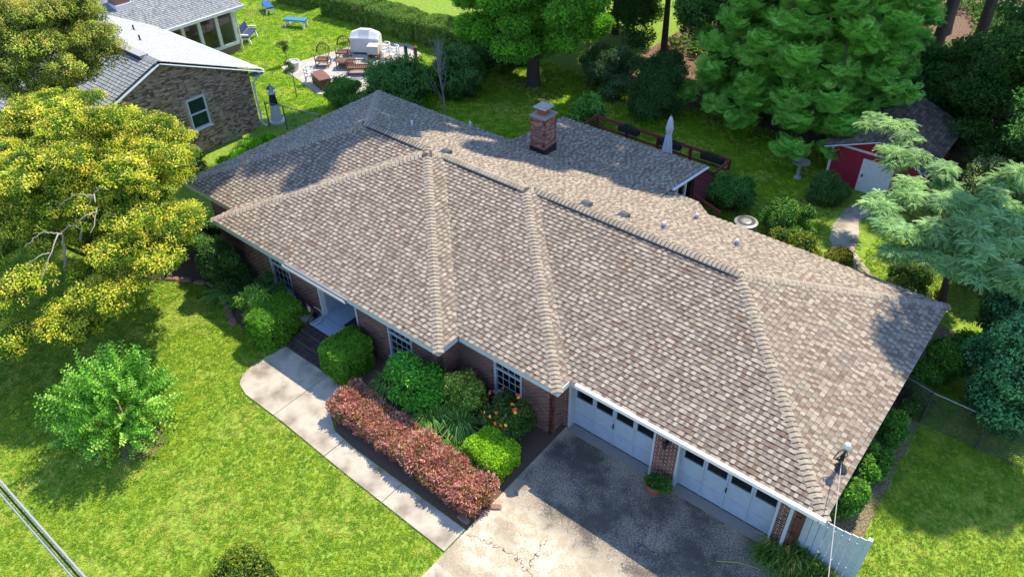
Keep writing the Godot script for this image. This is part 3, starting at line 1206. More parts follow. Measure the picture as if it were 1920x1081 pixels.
	gt.obox(Transform3D(Basis(), Vector3(17.2, EAVE - 0.08, 9.62)), Vector3(0.02, 0.17, 0.52))
	part(h, "fascia", gt, M.white)
	# sunroom at the back, under the low roof
	var sr := MB.new()
	sr.col = Color(0.13, 0.065, 0.05)
	sr.box(Vector3(7.9, 0, -3.15), Vector3(14.2, 2.15, -3.05))
	sr.box(Vector3(7.9, 0, -3.04), Vector3(8.0, 2.2, 0.5))
	part(h, "rear_wall", sr, M.brick)
	sr = MB.new()
	for z in [-3.1, -2.45, -1.75, -1.05, -0.75]:
		sr.box(Vector3(14.12, 0.5, z - 0.04), Vector3(14.2, 2.3, z + 0.04))
	part(h, "window_frame", sr, M.white)
	sr = MB.new()
	sr.box(Vector3(14.14, 0.5, -3.1), Vector3(14.15, 2.3, -0.7))
	part(h, "pane", sr, M.glass)
	sr = MB.new()
	sr.col = Color(0.25, 0.03, 0.03)
	sr.box(Vector3(14.1, 0, -3.1), Vector3(14.18, 0.5, 0.5))
	part(h, "sill_wall", sr, M.wood)
	sr = MB.new()
	sr.bar(Vector3(14.5, 2.26, -3.45), Vector3(14.5, 2.57, -0.7), 0.03, 0.16)
	sr.bar(Vector3(7.66, 2.22, -3.42), Vector3(14.52, 2.22, -3.42), 0.03, 0.14)
	part(h, "fascia", sr, M.white)
	# chimney
	var ch := Node3D.new()
	ch.name = "chimney"
	h.add_child(ch)
	var cp := [Color(0.36, 0.13, 0.08), Color(0.28, 0.1, 0.07), Color(0.46, 0.19, 0.12), Color(0.2, 0.1, 0.08), Color(0.5, 0.24, 0.15), Color(0.32, 0.15, 0.1)]
	brick_wall(ch, Vector3(8.82, 2.3, 0.3), Vector3.RIGHT, 0.66, 1.84, [], 0.1)
	brick_wall(ch, Vector3(9.48, 2.3, 0.3), Vector3.FORWARD, 0.75, 1.84, [], 0.1)
	brick_wall(ch, Vector3(9.48, 2.3, -0.45), Vector3.LEFT, 0.66, 1.84, [], 0.1, false)
	brick_wall(ch, Vector3(8.82, 2.3, -0.45), Vector3.BACK, 0.75, 1.84, [], 0.1, false)
	lay_bricks(cp, M.brick, 0)
	var cm := MB.new()
	cm.col = Color(0.4, 0.33, 0.27)
	cm.box(Vector3(8.78, 4.14, -0.49), Vector3(9.52, 4.2, 0.34))
	part(ch, "crown", cm, M.stone)
	cm = MB.new()
	cm.box(Vector3(8.98, 4.2, -0.25), Vector3(9.3, 4.42, 0.1))
	part(ch, "flue", cm, M.terracotta)
	cm = MB.new()
	cm.col = Color(0.5, 0.45, 0.38)
	cm.box(Vector3(8.86, 4.47, -0.38), Vector3(9.44, 4.5, 0.22))
	cm.box(Vector3(8.94, 4.5, -0.3), Vector3(9.36, 4.54, 0.14))
	part(ch, "cap", cm, M.smooth)
	cm = MB.new()
	for q in [[9.0, -0.23], [9.28, -0.23], [9.0, 0.08], [9.28, 0.08]]:
		cm.box(Vector3(q[0] - 0.012, 4.42, q[1] - 0.012), Vector3(q[0] + 0.012, 4.47, q[1] + 0.012))
	part(ch, "cap_support", cm, M.black_metal)
	cm = MB.new()
	for q in [[8.80, 0.3, 9.5, 0.325], [9.48, -0.47, 9.505, 0.3], [8.795, -0.47, 8.82, 0.3]]:
		cm.box(Vector3(q[0], 2.4, q[1]), Vector3(q[2], 2.92, q[3]))
	part(ch, "flashing", cm, M.black_metal)

func neighbour_house() -> void:
	var h := thing("neighbour_house", "neighbouring brick house with pale grey gable roof and glazed sunroom behind", "house")
	var roof := Node3D.new()
	roof.name = "roof"
	h.add_child(roof)
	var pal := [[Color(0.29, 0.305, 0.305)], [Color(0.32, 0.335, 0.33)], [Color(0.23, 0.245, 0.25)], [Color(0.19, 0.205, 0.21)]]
	roof_rest = MB.new()
	var rb := RoofPlane.new(Vector2(0, 1), 1.95, 2.77, 0.413)
	var rf2 := RoofPlane.new(Vector2(0, -1), -11.53, 2.77, 0.413)
	var rs := RoofPlane.new(Vector2(-1, 0), 14.45, 2.6, 0.31)
	var rs2 := RoofPlane.new(Vector2(1, 0), -22.5, 2.6, 0.31)
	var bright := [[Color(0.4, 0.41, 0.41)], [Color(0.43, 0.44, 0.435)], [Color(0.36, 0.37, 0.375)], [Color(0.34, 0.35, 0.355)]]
	var deck := MB.new()
	deck.col = Color(0.1, 0.1, 0.1)
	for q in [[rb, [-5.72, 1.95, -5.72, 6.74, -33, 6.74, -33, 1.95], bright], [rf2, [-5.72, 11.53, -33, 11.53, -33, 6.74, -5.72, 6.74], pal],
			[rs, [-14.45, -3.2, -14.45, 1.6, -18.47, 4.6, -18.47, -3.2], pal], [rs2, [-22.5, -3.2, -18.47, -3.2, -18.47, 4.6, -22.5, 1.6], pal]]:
		var pl: RoofPlane = q[0]
		var poly := P2(q[1])
		var ix := Geometry2D.triangulate_polygon(poly)
		for i in range(0, ix.size(), 3):
			deck.tri(pl.at(poly[ix[i]]) - Vector3(0, 0.006, 0), pl.at(poly[ix[i + 1]]) - Vector3(0, 0.006, 0), pl.at(poly[ix[i + 2]]) - Vector3(0, 0.006, 0))
		shingle_plane(pl, poly, q[2], 0.16, false)
		for t in tabs:
			roof_rest.col = q[2][t[2]][0] * rf(0.93, 1.07)
			var w: float = WIDTHS[t[1]]
			tab_mesh(roof_rest, t[0], PackedVector2Array([Vector2(0, 0), Vector2(w - 0.004, 0), Vector2(w - 0.004, 0.172), Vector2(0, 0.172)]), 0.0, 0.172, 0.02)
		tabs.clear()
	part(roof, "deck", deck, M.plain)
	part(roof, "shingles", roof_rest, M.grey_shingle, Transform3D(), "stuff")
	var caps := []
	cap_course(caps, Vector3(-5.7, 4.75, 6.74), Vector3(-33, 4.75, 6.74), rb.normal(), rf2.normal(), 0.0)
	lay_caps(roof, caps, [Color(0.36, 0.37, 0.37), Color(0.4, 0.41, 0.41)], M.grey_shingle, 0)
	var vm := MB.new()
	vm.col = Color(0.33, 0.34, 0.35)
	vm.box(Vector3(-8.9, 4.72, 6.62), Vector3(-6.6, 4.82, 7.0))
	part(roof, "ridge_vent", vm, M.plain)
	vm = MB.new()
	vm.col = Color(0.02, 0.02, 0.03)
	vm.box(Vector3(-8.9, 4.62, 7.005), Vector3(-6.6, 4.78, 7.03))
	part(roof, "ridge_vent", vm, M.plain)
	for q in [[-10.2, 5.1], [-12.9, 4.0]]:
		vm = MB.new()
		var y: float = 2.77 + 0.413 * (q[1] - 1.95)
		vm.lathe([Vector2(0.1, 0), Vector2(0.06, 0.03), Vector2(0.04, 0.06), Vector2(0.04, 0.28), Vector2(0.0, 0.28)], 10, Vector3(q[0], y - 0.02, q[1]))
		part(roof, "vent_pipe", vm, M.black_metal)
	# gable wall with real bricks
	var wall := Node3D.new()
	wall.name = "gable_wall"
	h.add_child(wall)
	var mb := MB.new()
	mb.col = Color(1.0, 0.95, 0.88)
	var prof := [Vector2(2.55, 0), Vector2(2.55, 2.85), Vector2(6.74, 4.58), Vector2(10.93, 2.85), Vector2(10.93, 0)]
	for i in range(1, 4):
		mb.tri(Vector3(-6.012, prof[0].y, prof[0].x), Vector3(-6.012, prof[i].y, prof[i].x), Vector3(-6.012, prof[i + 1].y, prof[i + 1].x))
	mb.box(Vector3(-6.2, 0, 2.55), Vector3(-6.02, 2.6, 10.93))
	part(wall, "mortar", mb, M.mortar)
	var holes := [Rect2(4.99, 1.18, 0.9, 1.42), Rect2(2.55, 1.18, 0.9, 1.42)]
	var bp := [Color(0.44, 0.3, 0.18), Color(0.32, 0.19, 0.12), Color(0.56, 0.42, 0.28), Color(0.16, 0.1, 0.07), Color(0.46, 0.29, 0.18), Color(0.6, 0.47, 0.33)]
	var bm := MB.new()
	var y0 := 0.0
	var k := 0
	while y0 < 4.5:
		var z := 2.55 - (0.105 if k % 2 else 0.0)
		while z < 10.93:
			var a := maxf(z, 2.55)
			var bl := 0.105 if rng.randf() < 0.45 else 0.21
			var b := minf(z + bl - 0.012, 10.93)
			var lim := 2.85 + (minf(a - 2.55, 10.93 - b)) * 0.413
			var u0 := 10.93 - b
			var inside := false
			for hh in holes:
				if u0 < hh.end.x and u0 + (b - a) > hh.position.x and y0 < hh.end.y and y0 + 0.056 > hh.position.y:
					inside = true
			if y0 + 0.06 < lim and b - a > 0.04 and not inside:
				bm.col = jitter(bp[rng.randi_range(0, 5)], 0.15)
				bm.box(Vector3(-6.03, y0 + 0.006, a), Vector3(-6.0 + rf(-0.005, 0.005), y0 + 0.062, b))
			z += bl
		y0 += 0.0677
		k += 1
	part(wall, "bricks", bm, M.brick, Transform3D(), "stuff")
	for hh in holes:
		window_in(h, Transform3D(Basis(Vector3.FORWARD, Vector3.UP, Vector3.RIGHT), Vector3(-5.92, hh.position.y, 10.93 - hh.position.x)), 0.9, 1.42, 1, 1, 1, 0.5, M.white)
		var bl := MB.new()
		bl.col = Color(0.02, 0.14, 0.1)
		bl.box(Vector3(-6.005, hh.position.y + 0.06, 10.93 - hh.end.x + 0.05), Vector3(-5.998, hh.end.y - 0.06, 10.93 - hh.position.x - 0.05))
		part(h, "blind", bl, M.plain)
	var rest := MB.new()
	rest.col = Color(0.2, 0.15, 0.12)
	rest.box(Vector3(-32.5, 0, 2.55), Vector3(-6.21, 2.75, 2.7))
	rest.box(Vector3(-32.5, 0, 10.78), Vector3(-6.21, 2.75, 10.93))
	part(h, "long_wall", rest, M.brick)
	var fa := MB.new()
	fa.bar(Vector3(-5.71, 2.65, 1.9), Vector3(-5.71, 4.63, 6.72), 0.025, 0.28)
	fa.bar(Vector3(-5.71, 2.65, 11.57), Vector3(-5.71, 4.63, 6.76), 0.025, 0.28)
	part(h, "rake_board", fa, M.trim)
	fa = MB.new()
	fa.box(Vector3(-14.3, 2.6, 1.85), Vector3(-5.73, 2.74, 1.95))
	part(h, "gutter", fa, M.white)
	fa = MB.new()
	fa.tube([Vector3(-5.85, 2.62, 1.95), Vector3(-5.9, 2.45, 2.2), Vector3(-5.93, 2.2, 2.48), Vector3(-5.93, 0.25, 2.48), Vector3(-5.7, 0.08, 2.4)], [0.05, 0.05, 0.05, 0.05, 0.05], 8)
	part(h, "downspout", fa, M.white)
	fa = MB.new()
	fa.box(Vector3(-6.2, 2.55, 1.96), Vector3(-5.74, 2.6, 2.5))
	part(h, "soffit", fa, M.trim)
	# sunroom
	var sw := MB.new()
	sw.col = Color(0.3, 0.2, 0.16)
	sw.box(Vector3(-22, 0, -2.66), Vector3(-14.82, 0.45, 2.5))
	part(h, "sunroom_base", sw, M.brick)
	sw = MB.new()
	for z in [-2.6, -1.55, -0.45, 0.55, 1.6]:
		sw.box(Vector3(-14.98, 0.45, z - 0.09), Vector3(-14.8, 2.45, z + 0.09))
	sw.box(Vector3(-15.0, 0.45, -2.69), Vector3(-14.79, 0.62, 1.7))
	sw.box(Vector3(-15.0, 2.3, -2.69), Vector3(-14.79, 2.5, 1.7))
	sw.box(Vector3(-22.0, 0.45, -2.72), Vector3(-15.0, 2.5, -2.6))
	part(h, "sunroom_frame", sw, M.white)
	for k2 in 4:
		sw = MB.new()
		var z0: float = [-2.51, -1.46, -0.36, 0.64][k2]
		var z1: float = [-1.64, -0.54, 0.46, 1.51][k2]
		sw.box(Vector3(-14.9, 0.62, z0), Vector3(-14.89, 2.3, z1))
		part(h, "pane", sw, M.glass)
	sw = MB.new()
	sw.col = Color(0.3, 0.17, 0.08)
	sw.box(Vector3(-17.4, 0.45, -2.5), Vector3(-17.3, 2.5, 2.5))
	part(h, "sunroom_wall", sw, M.wood)
	sw = MB.new()
	sw.box(Vector3(-14.55, 2.45, -3.2), Vector3(-14.35, 2.6, 1.75))
	part(h, "gutter", sw, M.white)
	sw = MB.new()
	sw.tube([Vector3(-14.45, 2.45, -2.75), Vector3(-14.7, 2.2, -2.72), Vector3(-14.7, 0.15, -2.72)], [0.05, 0.05, 0.05], 7)
	part(h, "downspout", sw, M.white)
	var ch := MB.new()
	ch.col = Color(0.3, 0.15, 0.12)
	ch.box(Vector3(-17.7, 3.0, 1.9), Vector3(-16.9, 4.9, 2.7))
	part(h, "chimney", ch, M.brick)
	ch = MB.new()
	ch.box(Vector3(-17.76, 3.1, 1.84), Vector3(-16.84, 3.62, 2.76))
	part(h, "chimney_flashing", ch, M.white)

func garden_shed() -> void:
	var s := thing("garden_shed", "red garden shed with white trim, a white door and a dark shingled roof", "shed")
	# front faces +z, a little turned; built in its own frame
	var fx := Transform3D(Basis(), Vector3(17.3, 0, -9.25))
	var W := 3.6
	var D := 4.8
	var eh := 1.75
	var ph := 2.45
	var mb := MB.new()
	mb.col = Color(0.38, 0.022, 0.045)
	var prof := [Vector2(0, 0), Vector2(W, 0), Vector2(W, eh), Vector2(W / 2, ph), Vector2(0, eh)]
	for z in [0.0, -D]:
		for i in range(1, 4):
			mb.tri(fx * Vector3(prof[0].x, prof[0].y, z), fx * Vector3(prof[i].x, prof[i].y, z), fx * Vector3(prof[i + 1].x, prof[i + 1].y, z))
	mb.quad(fx * Vector3(0, 0, -D), fx * Vector3(0, 0, 0), fx * Vector3(0, eh, 0), fx * Vector3(0, eh, -D))
	mb.quad(fx * Vector3(W, 0, 0), fx * Vector3(W, 0, -D), fx * Vector3(W, eh, -D), fx * Vector3(W, eh, 0))
	part(s, "wall", mb, M.wood)
	mb = MB.new()
	for x in [0.04, W - 0.04]:
		mb.obox(fx * Transform3D(Basis(), Vector3(x, eh / 2, 0.012)), Vector3(0.1, eh, 0.03))
	mb.obox(fx * Transform3D(Basis(), Vector3(W / 2, eh + 0.02, 0.015)), Vector3(W, 0.09, 0.03))
	part(s, "trim", mb, M.white)
	mb = MB.new()
	for sg in [-1.0, 1.0]:
		mb.bar(fx * Vector3(W / 2 + sg * (W / 2 + 0.25), eh - 0.12, 0.24), fx * Vector3(W / 2, ph + 0.01, 0.24), 0.03, 0.14)
	part(s, "rake_board", mb, M.white)
	mb = MB.new()
	mb.obox(fx * Transform3D(Basis(), Vector3(1.95, 0.75, 0.02)), Vector3(1.25, 1.46, 0.05))
	part(s, "door", mb, M.white)
	mb = MB.new()
	mb.obox(fx * Transform3D(Basis(), Vector3(1.45, 0.75, 0.06)), Vector3(0.05, 0.12, 0.04))
	part(s, "handle", mb, M.black_metal)
	var roof := Node3D.new()
	roof.name = "roof"
	s.add_child(roof)
	var sp := [Color(0.16, 0.115, 0.09), Color(0.2, 0.135, 0.1), Color(0.115, 0.09, 0.078), Color(0.27, 0.18, 0.13)]
	var rest := MB.new()
	for sg in [-1.0, 1.0]:
		var sl := atan2(ph - eh, W / 2)
		var up := Vector3(-sg * cos(sl), sin(sl), 0)
		var len := (W / 2 + 0.28) / cos(sl)
		var base := Vector3(W / 2 - up.x * len, ph + 0.05 - sin(sl) * len, 0.25)
		var u := Vector3(0, 0, -1.0) if sg > 0 else Vector3(0, 0, 1.0)
		var n := Vector3(sg * sin(sl), cos(sl), 0)
		var o := base if sg > 0 else base + Vector3(0, 0, -D - 0.4)
		var x := fx * Transform3D(Basis(u, n, -up), o)
		var db := MB.new()
		db.col = Color(0.05, 0.04, 0.04)
		db.obox(x * Transform3D(Basis(), Vector3((D + 0.4) / 2, -0.03, -len / 2)), Vector3(D + 0.4, 0.05, len))
		part(roof, "deck", db, M.plain)
		var r := 0
		while r * 0.15 < len:
			var q := -rf(0, 0.2)
			while q < D + 0.4:
				var w := rf(0.16, 0.32)
				var a := maxf(q, 0.0)
				var b := minf(q + w, D + 0.4)
				if b - a > 0.02:
					rest.col = jitter(sp[rng.randi_range(0, 3)], 0.1)
					tab_mesh(rest, x, PackedVector2Array([Vector2(a, r * 0.15), Vector2(b - 0.004, r * 0.15), Vector2(b - 0.004, minf(r * 0.15 + 0.16, len)), Vector2(a, minf(r * 0.15 + 0.16, len))]), r * 0.15, r * 0.15 + 0.16, 0.016)
				q += w
			r += 1
	part(roof, "shingles", rest, M.shingle, Transform3D(), "stuff")

func roof_things() -> void:
	var h := house_node
	# low slant-back vents and pipe boots on the back slope
	for q in [[14.01, 4.16], [15.16, 3.78], [8.5, 4.6]]:
		var y: float = EAVE + PITCH * q[1]
		var b := Basis(Vector3.RIGHT, atan(-PITCH))
		var mb := MB.new()
		mb.col = Color(0.09, 0.09, 0.095)
		var x := Transform3D(b, Vector3(q[0], y + 0.012, q[1]))
		mb.obox(x, Vector3(0.42, 0.02, 0.42))
		var lo := [Vector3(-0.16, 0.01, -0.16), Vector3(0.16, 0.01, -0.16), Vector3(0.16, 0.01, 0.14), Vector3(-0.16, 0.01, 0.14)]
		var hi := [Vector3(-0.16, 0.13, -0.14), Vector3(0.16, 0.13, -0.14), Vector3(0.13, 0.1, 0.06), Vector3(-0.13, 0.1, 0.06)]
		for i in 4:
			var j := (i + 1) % 4
			mb.quad(x * lo[j], x * lo[i], x * hi[i], x * hi[j])
		mb.quad(x * hi[3], x * hi[2], x * hi[1], x * hi[0])
		part(h, "roof_vent", mb, M.smooth)
	for q in [[5.59, 3.35, 0.3], [5.82, 0.4, 0.28], [16.36, 3.35, 0.22], [16.36, 1.06, 0.22], [18.29, 2.21, 0.22]]:
		var y: float = EAVE + PITCH * q[1]
		var mb := MB.new()
		mb.col = Color(0.25, 0.23, 0.22)
		mb.lathe([Vector2(0.16, -0.05), Vector2(0.15, 0.03), Vector2(0.075, 0.1), Vector2(0.06, 0.12)], 12, Vector3(q[0], y, q[1]))
		part(h, "pipe_boot", mb, M.smooth)
		mb = MB.new()
		mb.lathe([Vector2(0.045, 0.08), Vector2(0.045, q[2]), Vector2(0.03, q[2]), Vector2(0.0, q[2] - 0.04)], 10, Vector3(q[0], y, q[1]))
		part(h, "vent_pipe", mb, M.white)
	# service mast
	var ms := thing("service_mast", "metal electric service mast with white weatherhead on the roof's near right corner", "mast", Vector3(23.8, 0, 7.85))
	var mb := MB.new()
	mb.col = Color(0.12, 0.12, 0.13)
	mb.tube([Vector3(0, 2.62, 0), Vector3(0, 3.42, 0)], [0.035, 0.035], 10)
	part(ms, "pole", mb, M.metal)
	mb = MB.new()
	mb.lathe([Vector2(0.2, 2.64), Vector2(0.17, 2.72), Vector2(0.07, 2.8), Vector2(0.05, 2.86)], 14)
	part(ms, "boot", mb, M.black_metal)
	mb = MB.new()
	mb.col = Color(0.75, 0.75, 0.73)
	mb.lathe([Vector2(0.05, 3.36), Vector2(0.08, 3.42), Vector2(0.085, 3.48), Vector2(0.06, 3.55), Vector2(0.0, 3.57)], 14)
	part(ms, "weatherhead", mb, M.smooth)
	mb = MB.new()
	mb.col = Color(0.015, 0.015, 0.017)
	for k in 3:
		var a := 0.5 * k - 0.5
		mb.tube([Vector3(sin(a) * 0.05, 3.42, 0.06), Vector3(sin(a) * 0.2, 3.4, 0.2), Vector3(-0.1 + a * 0.1, 3.18, 0.26), Vector3(0, 3.1, 0.1)], [0.012, 0.012, 0.012, 0.012], 5)
	mb.obox(Transform3D(Basis(), Vector3(0, 3.08, 0.06)), Vector3(0.09, 0.16, 0.09))
	part(ms, "lead_wire", mb, M.plain)
	mb = MB.new()
	mb.col = Color(0.36, 0.35, 0.33)
	var a := Vector3(23.8, 3.08, 7.92)
	var b := Vector3(30.5, 9.5, 34.0)
	var pts := []
	var rad := []
	for k in 15:
		var t := k / 14.0
		pts.append(a.lerp(b, t) - Vector3(0, 1.5 * t * (1 - t), 0))
		rad.append(0.01)
	mb.tube(pts, rad, 6)
	tag(part(self, "service_cable", mb, M.plain), "pale twisted service cable running from the roof mast out over the white gate", "cable")

func fences_and_wires() -> void:
	# three utility cables along the street
	for k in 3:
		var mb := MB.new()
		mb.col = [Color(0.3, 0.31, 0.33), Color(0.045, 0.045, 0.05), Color(0.36, 0.37, 0.38)][k]
		var pts := []
		var rad := []
		for i in 12:
			var x := -30.0 + 70.0 * i / 11.0
			pts.append(Vector3(x, 7.0 + 0.0004 * (x - 15) * (x - 15) + [0.05, -0.03, -0.06][k], 20.62 + [0.0, 0.045, 0.1][k]))
			rad.append([0.022, 0.016, 0.02][k])
		mb.tube(pts, rad, 6)
		tag(part(self, "utility_cable", mb, M.plain), ["upper grey utility cable crossing the lawn's corner at lower left", "thin black utility cable between the two grey ones", "lower grey utility cable nearest the viewer at lower left"][k], "cable", "utility cables")
	# white board gate beside the garage
	var g := thing("board_gate", "pale grey gate of upright boards with a dipped top beside the garage corner", "gate")
	var x0 := 23.62
	for i in 8:
		var mb := MB.new()
		var t := (i + 0.5) / 8.0
		var hh := 1.78 - 0.13 * sin(t * PI)
		mb.box(Vector3(x0 + i * 0.171, 0.06, 8.56), Vector3(x0 + i * 0.171 + 0.158, hh, 8.585))
		part(g, "board", mb, M.trim)
	for y in [0.35, 1.35]:
		var mb := MB.new()
		mb.box(Vector3(x0, y, 8.52), Vector3(x0 + 1.36, y + 0.09, 8.555))
		part(g, "rail", mb, M.trim)
	var pm := MB.new()
	pm.box(Vector3(24.98, 0, 8.5), Vector3(25.08, 1.82, 8.6))
	part(g, "post", pm, M.trim)
	chain_link("wire_fence", "chain-link fence with a top rail across the right side yard", [Vector3(23.7, 0, 2.05), Vector3(24.75, 0, 2.3), Vector3(26.25, 0, 2.32), Vector3(27.8, 0, 2.35), Vector3(29.5, 0, 2.4)], 1.25, 0.07, 0.007)
	chain_link("wire_fence", "low wire fence beside the neighbouring house and the lighthouse ornament", [Vector3(-5.8, 0, 2.2), Vector3(-4.75, 0, 1.95), Vector3(-2.6, 0, 1.5)], 1.2, 0.12, 0.006)

func chain_link(called: String, label: String, posts: Array, h: float, gap: float, r: float) -> void:
	var f := thing(called, label, "fence")
	for p in posts:
		var mb := MB.new()
		mb.col = Color(0.2, 0.21, 0.22)
		mb.tube([p, p + Vector3(0, h + 0.05, 0)], [0.03, 0.03], 8)
		part(f, "post", mb, M.metal)
	for i in posts.size() - 1:
		var a: Vector3 = posts[i]
		var b: Vector3 = posts[i + 1]
		var mb := MB.new()
		mb.col = Color(0.3, 0.31, 0.32)
		mb.tube([a + Vector3(0, h, 0), b + Vector3(0, h, 0)], [0.022, 0.022], 8)
		part(f, "rail", mb, M.metal)
		mb = MB.new()
		mb.col = Color(0.22, 0.24, 0.24)
		var l := a.distance_to(b)
		var d := (b - a).normalized()
		for s in [-1.0, 1.0]:
			var u := -h
			while u < l + h:
				var p := Vector2(u, 0)
				var q := Vector2(u + s * h, h)
				if s < 0:
					p.x += h * 0.0
				var c0 := clampf(p.x, 0, l)
				var c1 := clampf(q.x, 0, l)
				var y0: float = absf(c0 - u)
				var y1: float = absf(c1 - u)
				if y1 - y0 > 0.03:
					mb.bar(a + d * c0 + Vector3(0, maxf(y0, 0.02), 0), a + d * c1 + Vector3(0, minf(y1, h), 0), r, r)
				u += gap * 1.414
		part(f, "wire_mesh", mb, M.metal, Transform3D(), "stuff")

func clipped(called: String, label: String, at: Vector3, size: Vector3, n: int, pal: Array, tips: Array, turn := 0.0, leafy: Mesh = null, s := 1.0, category := "shrub") -> Node3D:
	var o := thing(called, label, category, at, turn)
	var mb := MB.new()
	mb.col = Color(0.1, 0.07, 0.05)
	for k in 5:
		var p := Vector3(rf(-0.3, 0.3) * size.x, 0, rf(-0.3, 0.3) * size.z)
		mb.tube([p, p * 1.15 + Vector3(0, size.y * 0.7, 0)], [0.025, 0.012], 5)
	part(o, "stem", mb, M.bark)
	scatter_box(o, "foliage", Vector3(-size.x / 2, 0.02, -size.z / 2), Vector3(size.x / 2, size.y, size.z / 2), n, leafy if leafy else small_leaf, M.leaf, 0.8 * s, 1.25 * s, pal, tips)
	return o

var small_leaf: Mesh
var mid_leaf: Mesh
var big_leaf: Mesh

func bush(called: String, label: String, at: Vector3, r: Vector3, n: int, pal: Array, tips: Array = [], mesh: Mesh = null, s := 1.0, count := 14, category := "shrub", group := "") -> Node3D:
	var o := thing(called, label, category, at, 0.0, group)
	var lobes := blobs(Vector3(0, r.y * 0.95, 0), Vector3(r.x * 0.8, r.y * 0.85, r.z * 0.8), count, minf(r.x, r.z) * 0.25, minf(r.x, r.z) * 0.48, 0.8, 0.35, 0.15)
	var mb := MB.new()
	mb.col = Color(1, 1, 1)
	for k in 6:
		var e: Vector3 = lobes[k % lobes.size()][0]
		mb.tube([Vector3(e.x * 0.12, -0.05, e.z * 0.12), e * 0.6, e], [0.04, 0.025, 0.01], 5)
	part(o, "stem", mb, M.bark)
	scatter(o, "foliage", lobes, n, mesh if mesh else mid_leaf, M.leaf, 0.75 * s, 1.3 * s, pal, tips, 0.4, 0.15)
	return o

